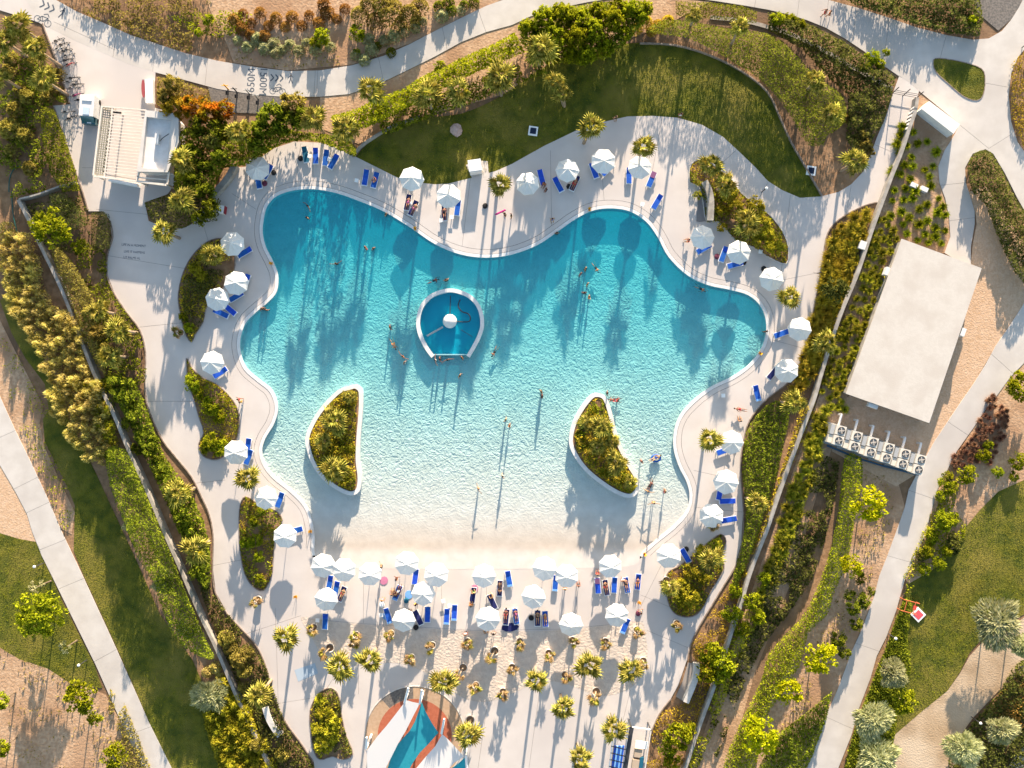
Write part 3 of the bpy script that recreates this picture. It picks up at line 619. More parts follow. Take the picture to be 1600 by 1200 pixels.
# ------------------------------------------------------------------ play area sails
t = thing('shade_sails', 'white and teal triangular shade sails on white posts over the play floor', 'shade sail', 648, 1150, final=True)
def sail(name, poly, zf, mat):
    c = [(sum(p[0] for p in poly) / len(poly)), (sum(p[1] for p in poly) / len(poly))]
    v0, f0 = tess([poly], 0); v1 = []
    q = [P(a, b, zf(a, b)) for a, b in poly]
    me = mesh_obj(name, q, f0, mat); keepw(me, t); return me
SA = cr([(635,1094),(656,1099)], 1, False)
sail('sail', [(635,1094),(645,1097),(656,1099),(646,1118),(634,1142),(622,1162),(610,1186),(600,1205),(590,1240),(580,1240),(574,1205),(573,1173),(590,1150),(604,1134),(618,1116)], lambda a, b: 4.2 - (b - 1094) * .006, sail_w)
sail('sail', [(659,1097),(665,1112),(675,1130),(685,1145),(670,1162),(656,1176),(645,1192),(634,1212),(620,1240),(590,1240),(604,1205),(612,1180),(622,1162),(640,1142),(648,1128),(654,1112)], lambda a, b: 3.6 - (b - 1094) * .007, sail_t)
sail('sail', [(691,1147),(700,1155),(712,1168),(725,1182),(710,1192),(700,1202),(680,1230),(630,1230),(648,1203),(664,1184),(680,1166)], lambda a, b: 3.9 - (b - 1094) * .004, sail_w)
sail('sail', [(727,1183),(727,1200),(722,1230),(690,1230),(703,1202),(716,1193)], lambda a, b: 3.4, sail_t)
for (x0, y0, x1, y1) in [(632,1098,638,1075),(656,1099,659,1078),(572,1169,573,1152),(690,1146,694,1123),(728,1182,730,1205)]:
    bx, by = base_at(x1, y1, 0); a = P(x0, y0, 4.3); b_ = P(x1, y1, 4.9)
    keepw(MB().tube([Vector((a.x, a.y, 0)), a, b_], [.13, .14, .12], 8).build('post', white_p), t)
# bottom right cabana and slatted pergola
t = thing('cabana', 'dark framed cabana with beige seats and white table at the bottom edge', 'cabana', 998, 1170, final=True)
cab = [(987,1137),(1017,1141),(1006,1215),(975,1215)]
for i in range(4):
    a, b_ = cab[i], cab[(i + 1) % 4]; beam('beam', a[0], a[1], b_[0], b_[1], 2.6, .14 if i != 3 else .5, .3, dark_metal if i in (3,) else kerb_l)
sheet('floor', [cab], .015, M('cabana_floor', (.10, .10, .12)), t, None)
keepw(MB().box(P(1002,1160,0) + Vector((0, 0, .75)), (1.7, .9, .1), R(-8)).build('table', white_p), t)
keepw(MB().box(P(996,1174,0) + Vector((0, 0, .4)), (.9, 1.0, .5), R(-8)).build('seat', beige), t)
keepw(MB().box(P(993,1192,0) + Vector((0, 0, .4)), (1.0, 1.3, .5), R(-8)).build('seat', beige), t)
keepw(MB().box(P(1001,1188,0) + Vector((0, 0, .5)), (.5, 1.3, .4), R(-8)).build('seat', teal_t), t)
for x, y in cab[:2]:
    bx, by = base_at(x, y, 2.6); keepw(MB().box(P(bx, by, 0) + Vector((0, 0, 1.3)), (.14, .14, 2.6)).build('post', dark_metal), t)
t = thing('pergola', 'open slatted pergola over blue strips painted as its shade beside the cabana', 'pergola', 965, 1185, final=True)
for i in range(5): beam('slat', 955 - i * 1.2, 1166 + i * 10.5, 980 - i * 1.2, 1172 + i * 10.5, 2.5, .09, .12, dark_metal)
beam('beam', 958,1150, 950,1215, 2.5, .12, .15, white_p); beam('beam', 981,1150, 973,1215, 2.48, .12, .15, white_p)
for i in range(5): keepw(MB().box(P(957 + i * 3.2, 1192, 0) + Vector((0, 0, .35)), (.2, 4.6, .3), R(-8)).build('shade_strip', blue_l if i % 2 else blue_c), t)  # raised blue strips stand in for the striped shade under the slats

# small fixtures
for (x, y, lab) in [(833,205,'square white framed light well in the lawn above the deck'), (1267,267,'square white framed light well at the lower right of the lawn')]:
    t = thing('light_well', lab, 'light well', x, y, final=True, rot=R(-8))
    MB().box((0, 0, .08), (1.15, 1.15, .2)).build('frame', white_p, t); MB().box((0, 0, .19), (.75, .75, .03)).build('grate', M('well_dark', (.01, .02, .05)), t)
t = thing('utility_box', 'white utility cabinet at the lawn edge beside the upper deck', 'cabinet', 743, 265, final=True, rot=R(8))
MB().box((0, 0, .85), (1.5, 1.3, 1.7)).build('cabinet', coping_m, t); MB().box((0, .15, 1.74), (1.6, 1.4, .08)).build('lid', white_p, t)
t = thing('target_board', 'flat diamond board with red centre and white border on the lawn', 'game board', 1434, 960, final=True, rot=R(45))
MB().box((0, 0, .1), (1.35, 1.35, .2)).build('border', white_p, t); MB().box((0, 0, .21), (.9, .9, .03)).build('centre', M('coral', (.62, .08, .10)), t)
t = thing('play_frame', 'small red metal climbing frame on the lawn beside the path', 'play frame', 1416, 945, final=True, rot=R(-15))
for s in (-.7, .7): MB().tube([(-1.0, s, 0), (-1.0, s, 1.2), (1.0, s, 1.2), (1.0, s, 0)], .045, 6).build('side_bar', orange_p, t)
for x in (-.6, .5): MB().tube([(x, -.7, 1.2), (x, .7, 1.2)], .045, 6).build('cross_bar', orange_p, t)
MB().box((.8, 0, .7), (.4, .5, .1)).build('seat', red_p, t)
mb = MB(); mb.lathe((0, 0, 0), [(.0, .5), (.4, .42), (.75, .2), (.85, 0)], 9); o = mb.build('boulder', rock_m); o.location = P(713, 203, 0)
for vtx in o.data.vertices: vtx.co.x += .15 * mnoise.noise(vtx.co * 2); vtx.co.y += .25 * mnoise.noise(vtx.co * 2.3)
thing('boulder', 'pink patch of bare rock on the lawn left of the light well', 'rock', 713, 203, obj=o, final=True)
t = thing('towel_bin', 'white bin with a red side at the corner of the dark bed', 'bin', 349, 329, final=True, rot=R(-8))
MB().box((0, 0, .5), (.7, .95, 1.0)).build('body', white_p, t); MB().box((.38, 0, .45), (.1, .95, .9)).build('side', M('dark_red', (.25, .02, .03)), t)
for i, (x, y, m_) in enumerate([(357,146,yellow_p),(371,151,dark_metal),(390,153,grey_metal),(404,161,grey_metal)]):
    t = thing('exercise_machine', ['yellow topped', 'dark', 'pale topped', 'lowest grey'][i] + ' exercise machine on the dark gravel strip under the running path', 'gym machine', x, y, final=True, group='outdoor exercise machines')
    MB().tube([(0, .5, 0), (0, .5, 1.9)], .08, 6).build('post', m_, t); MB().tube([(-.4, .5, 1.5), (.4, .5, 1.5)], .05, 5).build('handle', m_, t)
    MB().box((0, -.1, .5), (.4, .45, .1)).build('seat', black_p, t); MB().box((0, .1, .25), (.12, .9, .12)).build('frame', dark_metal, t)
for x, y, lab in [(136,1031,'dark bollard lamp beside the left diagonal path lower down'), (68,880,'dark bollard lamp beside the left diagonal path higher up'), (1388,990,'dark bollard lamp on the edge of the right path'), (1518,1120,'dark lamp post below the gravel track'), (1190,300,'dark bollard lamp beside the upper right bed'), (1597,74,'dark lamp post at the right edge by the junction')]:
    t = thing('lamp_post', lab, 'lamp', x, y, final=True, group='bollard lamps')
    MB().tube([(0, 0, 0), (0, 0, 2.2)], .06, 6).build('post', dark_metal, t); MB().lathe((0, 0, 2.2), [(.0, .18), (.16, .12), (.18, 0), (0, -.02)], 10).build('lamp_head', white_p, t)

for pts, lab in [([(18,298),(20,330),(24,352),(33,385),(45,420),(58,452),(72,480),(85,497),(95,503)], 'long dark teal irrigation hose lying among the golden shrubs'),
                 ([(14,300),(15,280),(22,264),(34,259),(50,264),(62,268)], 'short curved dark teal hose left of the kiosk plaza')]:
    o = MB().tube([P(a, b, .1) for a, b in cr(pts, 4, False)], .07, 5).build('hose', M('teal_hose', (.02, .10, .09), rough=.5)); thing('hose', lab, 'hose', pts[0][0], pts[0][1], obj=o, final=True)
sheet('path', [[(1572,1200),(1600,1166),(1660,1140),(1660,1262),(1560,1262)]], .02, concrete2)
# painted ground marks
def paint_poly(mb, pts, o, rot, sc, z):
    q = []
    for a, b in pts:
        v_ = Matrix.Rotation(rot, 2) @ Vector((a * sc, b * sc)); q.append((o[0] + v_.x, o[1] + v_.y, z))
    mb.add(q, [tuple(range(len(q)))])
def bar(a, b, w_):
    a, b = Vector(a), Vector(b); d = (b - a).normalized(); n_ = Vector((-d.y, d.x)) * w_ / 2
    return [tuple(a - n_), tuple(b - n_), tuple(b + n_), tuple(a + n_)]
def route_marks(px, py, rot, lab, sc=1.0):
    o = P(px, py, 0); z = .012
    t = thing('route_marking', lab, 'ground marking', px, py, final=True)
    mb = MB()
    for k in range(3):
        for s in (1, -1): paint_poly(mb, bar((-1.1 + k * .62, .45 * s + .0), (-.7 + k * .62, 0), .16), o, rot, sc, z)
    keepw(mb.build('arrows', paint), t); mb = MB(); hx = 1.55
    paint_poly(mb, [(hx + .13 * math.cos(a), .62 + .13 * math.sin(a)) for a in [i * math.pi / 4 for i in range(8)]], o, rot, sc, z)
    for a, b, w_ in [((hx, .5), (hx, .0), .2), ((hx, .0), (hx - .22, -.6), .12), ((hx, .0), (hx + .25, -.6), .12), ((hx, .45), (hx - .32, .1), .09), ((hx, .45), (hx + .32, .15), .09)]:
        paint_poly(mb, bar(a, b, w_), o, rot, sc, z)
    keepw(mb.build('walker', paint), t); mb = MB()
    for cx in (-.75, .55):
        for i in range(16):
            a, b = i * math.pi / 8, (i + 1) * math.pi / 8
            paint_poly(mb, bar((cx + .38 * math.cos(a), -1.75 + .38 * math.sin(a)), (cx + .38 * math.cos(b), -1.75 + .38 * math.sin(b)), .07), o, rot, sc, z)
    for a, b in [((-.75, -1.75), (-.4, -1.25)), ((-.4, -1.25), (.35, -1.2)), ((.35, -1.2), (.55, -1.75)), ((-.4, -1.25), (-.05, -1.75)), ((-.05, -1.75), (.35, -1.2)), ((-.75, -1.75), (-.05, -1.75)), ((-.3, -1.0), (.1, -.75)), ((.1, -.75), (.4, -1.05))]:
        paint_poly(mb, bar(a, b, .09), o, rot, sc, z)
    keepw(mb.build('bicycle', paint), t)
route_marks(436, 122, R(-3), 'painted arrows, walker and bicycle symbols on the running path', .95)
route_marks(78, 12, R(-25), 'painted arrows, walker and bicycle symbols at the top left corner', 1.1)
def ground_text(txt, px, py, rot, size, lab, z=.012, sx=1.0):
    cu = bpy.data.curves.new('lettering', 'FONT'); cu.body = txt; cu.size = size; cu.align_x = 'CENTER'; cu.align_y = 'CENTER'
    tmp = bpy.data.objects.new('lettering', cu); COL.objects.link(tmp); bpy.context.view_layer.update()
    me = bpy.data.meshes.new_from_object(tmp.evaluated_get(bpy.context.evaluated_depsgraph_get())); bpy.data.objects.remove(tmp)
    me.materials.clear(); me.materials.append(paint)
    o = bpy.data.objects.new('lettering', me); COL.objects.link(o); p_ = P(px, py, 0); o.location = (p_.x, p_.y, z); o.rotation_euler = (0, 0, rot); o.scale = (sx, 1, 1)
    thing('lettering', lab, 'ground lettering', px, py, obj=o, final=True)
ground_text('650M', 393, 125.5, R(87), 1.35, 'dark painted 650M distance lettering across the running path')
ground_text('1500M', 411, 127, R(-93), 1.3, 'dark painted 1500M distance lettering across the running path')
for i, (tx, x, y) in enumerate([('LIFE IN A MOMENT', 209, 383.5), ('LIVE IT HAPPENS', 210, 394), ('LIT PALMS AL', 206, 403)]):
    ground_text(tx, x, y, R(-4), .42, ['top', 'middle', 'bottom'][i] + ' line of small painted words on the shaded plaza', sx=.85)

# ------------------------------------------------------------------ vegetation
def np_mesh(name, V, F, mat, parent=None, kind=None, link_it=True):
    me = bpy.data.meshes.new(name); V = np.asarray(V, np.float32); F = np.asarray(F, np.int32); k = F.shape[1]
    me.vertices.add(len(V)); me.vertices.foreach_set('co', V.ravel())
    me.loops.add(F.size); me.loops.foreach_set('vertex_index', F.ravel())
    me.polygons.add(len(F)); me.polygons.foreach_set('loop_start', np.arange(0, F.size, k, dtype=np.int32))
    me.update(calc_edges=True); me.materials.append(mat)
    if not link_it: return me
    o = bpy.data.objects.new(name, me); link(o, parent)
    if kind: o['kind'] = kind
    return o
def leaves(c, d, size, aspect=.5):
    """diamond leaf quads: centres c, pointing along d"""
    n = len(c); d = d / (np.linalg.norm(d, axis=1, keepdims=True) + 1e-9)
    r = rng.normal(size=(n, 3)); v = np.cross(d, r); v /= (np.linalg.norm(v, axis=1, keepdims=True) + 1e-9)
    u = d * size[:, None]; v = v * (size * aspect)[:, None]
    V = np.stack([c - u, c + v, c + u, c - v], 1).reshape(-1, 3)
    F = np.arange(n * 4).reshape(n, 4); return V, F
def vnoise(x, y, sc, seed=0):
    x = x * sc + seed * 17.3; y = y * sc + seed * 9.1; xi = np.floor(x).astype(int); yi = np.floor(y).astype(int)
    fx = x - xi; fy = y - yi; fx = fx * fx * (3 - 2 * fx); fy = fy * fy * (3 - 2 * fy)
    def h(a, b): q = np.sin(a * 127.1 + b * 311.7 + seed * 3.3) * 43758.5453; return q - np.floor(q)
    return (h(xi, yi) * (1 - fx) + h(xi + 1, yi) * fx) * (1 - fy) + (h(xi, yi + 1) * (1 - fx) + h(xi + 1, yi + 1) * fx) * fy
def inside(px, py, poly):
    r = np.zeros(len(px), bool); n = len(poly)
    for i in range(n):
        x0, y0 = poly[i]; x1, y1 = poly[(i + 1) % n]
        if y0 == y1: continue
        c = ((y0 > py) != (y1 > py)) & (px < (x1 - x0) * (py - y0) / (y1 - y0) + x0); r ^= c
    return r
def edge_dist(px, py, poly):
    d = np.full(len(px), 1e9); n = len(poly)
    for i in range(n):
        x0, y0 = poly[i]; x1, y1 = poly[(i + 1) % n]; dx, dy = x1 - x0, y1 - y0; l = dx * dx + dy * dy + 1e-9
        t = np.clip(((px - x0) * dx + (py - y0) * dy) / l, 0, 1); d = np.minimum(d, np.hypot(px - x0 - t * dx, py - y0 - t * dy))
    return d
SEED = [0]
def hedge(name, poly, h, mat, desc=None, cat='hedge', dens=60,  ls=.16, lump=.35, lsc=.5, rnd=4, kind=None, gaps=0.0, zone=None, final=True, blade=False):
    SEED[0] += 1; sd_ = SEED[0]
    xs = [p[0] for p in poly]; ys = [p[1] for p in poly]; A = (max(xs) - min(xs)) * (max(ys) - min(ys)) * S * S
    n = int(A * dens * (1.35 if kind else 1.8)); ls = ls * (1 if kind else .92); px = rng.uniform(min(xs), max(xs), n); py = rng.uniform(min(ys), max(ys), n)
    m = inside(px, py, poly); px, py = px[m], py[m]; e = edge_dist(px, py, poly)
    wx, wy = (px - 800) * S, (600 - py) * S
    nz = .65 * vnoise(wx, wy, lsc, sd_) + .35 * vnoise(wx, wy, lsc * 2.7, sd_ + 5)
    if gaps:
        m = (.6 * vnoise(wx, wy, .45, sd_ + 9) + .4 * vnoise(wx, wy, 1.3, sd_ + 4)) > gaps; px, py, e, wx, wy, nz = px[m], py[m], e[m], wx[m], wy[m], nz[m]
    top = h * (1 - lump + lump * 1.6 * nz) * np.clip(e / rnd, 0.12, 1) ** .5
    n = len(px); u = rng.random(n); z = top * (1 - .55 * u ** 2.2)
    z = np.maximum(z, .04); k = S * (1 - np.minimum(z, h) / H)
    c = np.stack([(px - 800) * k, (600 - py) * k, z], 1)
    eps = .25
    def tp(ax, ay): return h * (lump * 1.6) * (.65 * vnoise(ax, ay, lsc, sd_) + .35 * vnoise(ax, ay, lsc * 2.7, sd_ + 5))
    gx = (tp(wx + eps, wy) - tp(wx - eps, wy)) / (2 * eps); gy = (tp(wx, wy + eps) - tp(wx, wy - eps)) / (2 * eps)
    d = rng.normal(size=(n, 3)) * (.55 if not blade else .35); d[:, 0] += -gx * .8; d[:, 1] += -gy * .8; d[:, 2] += .5 if not blade else 1.2
    sz = ls * rng.uniform(.6, 1.3, n); V, F = leaves(c, d, sz, .55 if not blade else .14)
    o = np_mesh(name, V, F, mat, kind=kind)
    if desc and not kind: thing(name, desc, cat, sum(xs) / len(xs), sum(ys) / len(ys), obj=o, zone=zone, final=final)
    elif desc: o['label'] = desc
    return o
def cover(name, poly, h, mat, **k): return hedge(name, poly, h, mat, kind='stuff', **k)

def mk_bush(n=650, ls=.13, lump=.25, flat=.0, asp=.6):
    a = rng.uniform(0, 2 * np.pi, n); u = rng.random(n) ** .55; r = u
    x, y = r * np.cos(a), r * np.sin(a); z = np.sqrt(np.maximum(0, 1 - r ** 2)) ** (1 - flat)
    q = 1 - lump + lump * 1.7 * vnoise(x, y, 3.2, int(rng.integers(99))); q *= 1 - .35 * rng.random(n) ** 3
    c = np.stack([x * (1 - lump * .5 + lump * rng.random(n)), y * (1 - lump * .5 + lump * rng.random(n)), z * q + .05], 1)
    d = c * np.array([1, 1, .8]) + rng.normal(size=(n, 3)) * .6
    return leaves(c, d, ls * rng.uniform(.6, 1.3, n), asp)
def mk_clumpy(n=900, k=26, ls=.10, spread=.3):
    a = rng.uniform(0, 2 * np.pi, k); r = rng.random(k) ** .5 * .82; cc = np.stack([r * np.cos(a), r * np.sin(a), .35 + .5 * np.sqrt(1 - r ** 2) * rng.uniform(.5, 1.1, k)], 1)
    i = rng.integers(0, k, n); p = rng.normal(size=(n, 3)); p /= np.linalg.norm(p, axis=1, keepdims=True); p[:, 2] = np.abs(p[:, 2]) * .8 - .15
    c = cc[i] + p * spread * rng.uniform(.5, 1.0, (n, 1)) * rng.uniform(.7, 1.2, k)[i][:, None]
    d = p + rng.normal(size=(n, 3)) * .5; return leaves(c, d, ls * rng.uniform(.6, 1.3, n), .6)
def mk_blades(n=120, up=.7, wd=.03, ln=(.7, 1.05), start=.08, zs=1.0):
    """curved thin blades springing from the middle"""
    V = []; F = []; a = rng.uniform(0, 2 * np.pi, n)
    for i in range(n):
        ca, sa = math.cos(a[i]), math.sin(a[i]); l = rng.uniform(*ln); out_ = rng.uniform(.35, 1.0) * l; hgt = up * rng.uniform(.6, 1.1) * l * zs
        o_ = np.array([ca * start * rng.random() * 3, sa * start * rng.random() * 3, 0]); s_ = np.array([-sa, ca, 0]) * wd
        mid = o_ + np.array([ca * out_ * .45, sa * out_ * .45, hgt]); tip = o_ + np.array([ca * out_, sa * out_, hgt * rng.uniform(.3, 1.0)])
        b = len(V); V += [o_ - s_, o_ + s_, mid + s_, mid - s_, tip + s_ * .2, tip - s_ * .2]; F += [(b, b + 1, b + 2, b + 3), (b + 3, b + 2, b + 4, b + 5)]
    return np.array(V), np.array(F)
def mk_feather(n=900, ln=.34, wd=.05):
    a = rng.uniform(0, 2 * np.pi, n); r = rng.random(n) ** .6 * .72; z = np.sqrt(1 - (r / .8) ** 2 * .9) * .6 * rng.uniform(.6, 1.05, n) + .2
    lp = .72 + .5 * vnoise(np.cos(a) * 1.5, np.sin(a) * 1.5, 1.6, int(rng.integers(99))); r = r * lp
    c = np.stack([r * np.cos(a), r * np.sin(a), z], 1); d = np.stack([np.cos(a) * (r + .25), np.sin(a) * (r + .25), .35 * np.ones(n)], 1) + rng.normal(size=(n, 3)) * .22
    return leaves(c, d, ln * rng.uniform(.5, 1.1, n) * .8, wd / ln)
GEO = {'bush': [mk_bush(), mk_bush()], 'dense': [mk_bush(1100, .085, .15, .25), mk_bush(1100, .085, .18, .25)], 'clumpy': [mk_clumpy(), mk_clumpy(1000, 30)],
       'tuft': [mk_blades(150, .8, .045), mk_blades(160, .95, .045)], 'feather': [mk_feather(2200, .20, .035), mk_feather(2400, .18, .035)], 'big': [mk_clumpy(2600, 60, .062, .2), mk_clumpy(2600, 70, .06, .2)],
       'gold': [mk_bush(520, .17, .3, .2, .22), mk_bush(520, .16, .3, .2, .25)], 'open': [mk_clumpy(420, 22, .085, .16), mk_clumpy(420, 20, .085, .16)]}
CACHE = {}
def gmesh(kind, mat, i):
    key = (kind, mat.name, i)
    if key not in CACHE: V, F = GEO[kind][i]; CACHE[key] = np_mesh(kind + '_foliage', V, F, mat, link_it=False)
    return CACHE[key]
def shrub(kind, mat, x, y, r, h, name, desc, zone=None, group=None, cat='shrub', final=False):
    i = random.randrange(len(GEO[kind])); o = bpy.data.objects.new(name, gmesh(kind, mat, i)); COL.objects.link(o)
    bx, by = base_at(x, y, h * .7); o.location = P(bx, by, 0); o.location.z = -.08
    rr = r * S * random.uniform(.92, 1.1); o.scale = (rr, rr, h * random.uniform(.85, 1.15)); o.rotation_euler = (0, 0, random.uniform(0, 6.28))
    thing(name, desc, cat, x, y, obj=o, zone=zone, group=group, final=final); return o
trunkV = MB().tube([(0, 0, 0), (.03, .02, .5), (0, 0, 1)], [.09, .07, .05], 7).build('tree_trunk_source', bark); TRUNK = trunkV.data; bpy.data.objects.remove(trunkV)
def tree(kind, mat, x, y, r, h, name, desc, zone=None, group=None, final=False):
    bx, by = base_at(x, y, h * .8); t = thing(name, desc, 'tree', x, y, zone=zone, group=group, final=final); t.location = P(bx, by, 0); t.rotation_euler = (0, 0, random.uniform(0, 6.28))
    c = bpy.data.objects.new('crown', gmesh(kind, mat, random.randrange(len(GEO[kind])))); COL.objects.link(c); c.parent = t
    rr = r * S; c.scale = (rr, rr, h * .62); c.location = (0, 0, h * .42)
    k = bpy.data.objects.new('trunk', TRUNK); COL.objects.link(k); k.parent = t; k.scale = (1.2, 1.2, h * .8)
    return t
def poisson(poly, rpx, tries=4000, limit=400, gap=1.0):
    xs = [p[0] for p in poly]; ys = [p[1] for p in poly]; out_ = []
    px = np.array([random.uniform(min(xs), max(xs)) for _ in range(tries)]); py = np.array([random.uniform(min(ys), max(ys)) for _ in range(tries)])
    m = inside(px, py, poly)
    for x, y, ok in zip(px, py, m):
        if ok and all((x - a) ** 2 + (y - b) ** 2 > (rpx * gap) ** 2 for a, b in out_):
            out_.append((x, y))
            if len(out_) >= limit: break
    return out_

# --- hedges (each one clipped body)
def strip(pts, wpx, n=4):
    c = cr(pts, n, False); a, b = [], []
    for i, p in enumerate(c):
        q0, q1 = c[max(i - 1, 0)], c[min(i + 1, len(c) - 1)]; tx, ty = q1[0] - q0[0], q1[1] - q0[1]; l = math.hypot(tx, ty)
        wv = (wpx if not isinstance(wpx, (list, tuple)) else np.interp(i / (len(c) - 1), np.linspace(0, 1, len(wpx)), wpx)) / 2
        a.append((p[0] - ty / l * wv, p[1] + tx / l * wv)); b.append((p[0] + ty / l * wv, p[1] - tx / l * wv))
    return a + b[::-1]
hedge('hedge', strip([(520,196),(560,186),(600,168),(640,150),(668,132),(700,118),(740,98),(775,84),(812,66)], [30, 34, 30, 30, 30, 34]), 3.0, L_bright, 'long bright green hedge below the running path above the shaded lawn', dens=70, ls=.19, lump=.5, lsc=.8)
cover('ground_cover', strip([(560,215),(600,196),(650,176),(700,158),(750,140),(800,118),(850,100)], 30), 1.4, L_green, dens=60, ls=.18, lump=.8, gaps=.3)
hedge('hedge', [(1056,2),(1100,3),(1160,9),(1183,18),(1182,36),(1120,30),(1056,24)], 1.7, L_green, 'clipped hedge between the lower running path edge and the drain channel', dens=80, ls=.12, lump=.2)
hedge('hedge', cr([(1040,30),(1100,37),(1150,46),(1200,52),(1232,72),(1262,106),(1292,130),(1318,152),(1322,190),(1292,212),(1287,226),(1262,226),(1240,190),(1215,152),(1180,118),(1150,100),(1110,76),(1070,58),(1010,50)], 2), 3.4, L_hedge, 'long clipped light green hedge curving around the upper right of the lawn', dens=85, ls=.12, lump=.25)
hedge('hedge', [(75,380),(92,384),(122,420),(148,468),(150,520),(166,560),(166,592),(146,562),(120,502),(96,442)], 1.8, L_olive, 'tapering clipped hedge between the left wall and the shaded plaza', dens=85, ls=.12, lump=.15)
hedge('hedge', [(76,302),(100,300),(132,330),(136,352),(112,362),(80,352)], 2.0, L_dark, 'dark square clipped bush between kiosk plaza and left wall', dens=90, ls=.1, lump=.15)
hedge('hedge', [(143,333),(158,329),(170,334),(174,352),(172,388),(158,392),(143,386)], 1.6, L_dark, 'small dark oblong clipped hedge at the left edge of the plaza', dens=90, ls=.1, lump=.1)
hedge('hedge', [(62,165),(84,170),(100,210),(118,265),(125,298),(98,300),(78,270),(66,220)], 2.6, L_green, 'tall dark green hedge along the plaza edge beside the bicycles', dens=80, ls=.14, lump=.4)
hedge('hedge', cr([(1320,712),(1346,716),(1347,760),(1338,800),(1326,870),(1302,930),(1292,962),(1262,990),(1250,1040),(1202,1112),(1190,1152),(1176,1210),(1128,1210),(1152,1140),(1190,1062),(1202,1020),(1252,965),(1276,920),(1300,850),(1312,780)], 2), 1.5, L_bright, 'long bright clipped hedge running down from the condenser units', dens=85, ls=.12, lump=.2)
hedge('hedge', [(1262,1112),(1300,1080),(1292,1122),(1266,1190),(1252,1210),(1180,1210),(1212,1150)], 1.2, L_green, 'triangular green hedge mass at the bottom between hedge and right path', dens=80, ls=.15, lump=.4)
hedge('hedge', cr([(1412,936),(1424,944),(1418,1000),(1424,1045),(1402,1110),(1396,1160),(1345,1210),(1318,1210),(1338,1130),(1368,1050),(1388,1000)], 2), .8, L_green, 'low green hedge edging the right path beside the lawn', dens=80, ls=.15, lump=.4)
hedge('hedge', [(1300,-10),(1530,-10),(1536,30),(1530,57),(1480,51),(1430,38),(1390,24),(1340,8)], 1.5, L_dark, 'broad dark planting above the wide junction at upper right', dens=60, ls=.18, lump=.7, lsc=.9)
hedge('hedge', cr([(1512,262),(1522,240),(1540,235),(1552,243),(1570,275),(1592,318),(1640,380),(1640,445),(1600,443),(1575,405),(1555,360),(1540,320),(1520,300)], 2), 1.8, L_dark, 'broad olive shrub bank at the right edge above the orange sand', dens=75, ls=.15, lump=.5)
hedge('hedge', cr([(290,425),(285,450),(284,480),(290,490),(300,478),(318,470),(330,450),(345,440),(350,425),(330,420),(310,440)], 2), .9, L_dark, 'dark low hedge in the upper left planted bed', dens=80, ls=.1, lump=.2)
hedge('hedge', cr([(1163,690),(1172,664),(1190,640),(1215,625),(1235,640),(1225,690),(1215,740),(1200,790),(1180,850),(1160,900),(1140,930),(1150,885),(1163,830),(1165,790),(1160,745)], 2), 1.3, L_green, 'long dark hedge between the right deck edge and the right wall', dens=75, ls=.14, lump=.4)
hedge('hedge', cr([(165,702),(195,702),(213,735),(238,795),(266,862),(290,925),(325,1005),(335,1030),(305,1022),(268,990),(240,912),(215,870),(192,812),(172,760)], 2), 4.2, L_green, 'long tall hedge beside the left wall above the shaded lower lawn', dens=80, ls=.13, lump=.4)
# --- mixed ground cover nobody could count
cover('ground_cover', [(90,-10),(340,-10),(330,20),(310,45),(300,84),(250,69),(205,54),(160,34),(120,16)], .7, L_olive, dens=45, ls=.14, gaps=.40, lump=.7, lsc=1.2)
cover('ground_cover', [(380,58),(540,52),(545,100),(450,108),(365,96)], .15, L_olive, dens=10, ls=.12, gaps=.45)
cover('ground_cover', cr([(125,380),(165,395),(166,430),(178,462),(215,515),(225,552),(225,600),(165,590),(150,520),(148,468),(120,420)], 2), 1.2, L_green, dens=45, ls=.17, lump=.8, gaps=.36)
cover('ground_cover', [(40,320),(128,305),(140,330),(140,390),(125,400),(62,380)], 1.0, L_dark, dens=40, ls=.16, lump=.8, gaps=.42)
cover('ground_cover', [(250,20),(400,15),(380,50),(340,60),(300,50)], .7, L_bright, dens=35, ls=.15, gaps=.48, lump=.7)
cover('ground_cover', [(1200,18),(1262,36),(1320,66),(1400,120),(1394,146),(1380,192),(1365,216),(1340,250),(1322,215),(1326,150),(1296,122),(1252,76),(1200,46)], 1.9, L_dark, dens=75, ls=.16, lump=.7, lsc=1.0, gaps=.12)
cover('ground_cover', [(-10,60),(40,90),(75,100),(105,160),(62,168),(70,230),(90,295),(30,305),(-10,320)], 1.0, L_green, dens=40, ls=.17, lump=.8, gaps=.44)
cover('ground_cover', cr([(158,592),(205,590),(222,620),(240,670),(258,715),(290,758),(318,815),(330,880),(322,925),(300,880),(262,790),(215,690),(190,640)], 2), 2.0, L_green, dens=60, ls=.2, lump=.9, lsc=1.1, gaps=.2)
cover('ground_cover', cr([(300,885),(334,925),(380,992),(410,1030),(428,1080),(450,1140),(480,1180),(490,1210),(430,1210),(395,1120),(350,1020)], 2), .8, L_dark, dens=55, ls=.16, lump=.8, gaps=.28)
cover('ground_cover', [(310,1080),(350,1055),(385,1100),(412,1160),(424,1210),(345,1210),(325,1150)], 1.2, L_yg, dens=60, ls=.2, lump=.8, gaps=.15)
cover('ground_cover', cr([(1270,722),(1312,722),(1292,830),(1270,902),(1230,962),(1190,1012),(1150,1102),(1112,1205),(1085,1205),(1130,1080),(1182,960),(1212,850),(1245,765)], 2), .8, L_dark, dens=55, ls=.17, lump=.8, gaps=.40, lsc=1.0)
cover('ground_cover', cr([(1150,900),(1165,905),(1140,985),(1105,1085),(1065,1200),(1012,1205),(1018,1150),(1035,1112),(1075,1095),(1095,1040),(1080,1010)], 2), .6, L_amber, dens=40, ls=.13, lump=.8, gaps=.38)
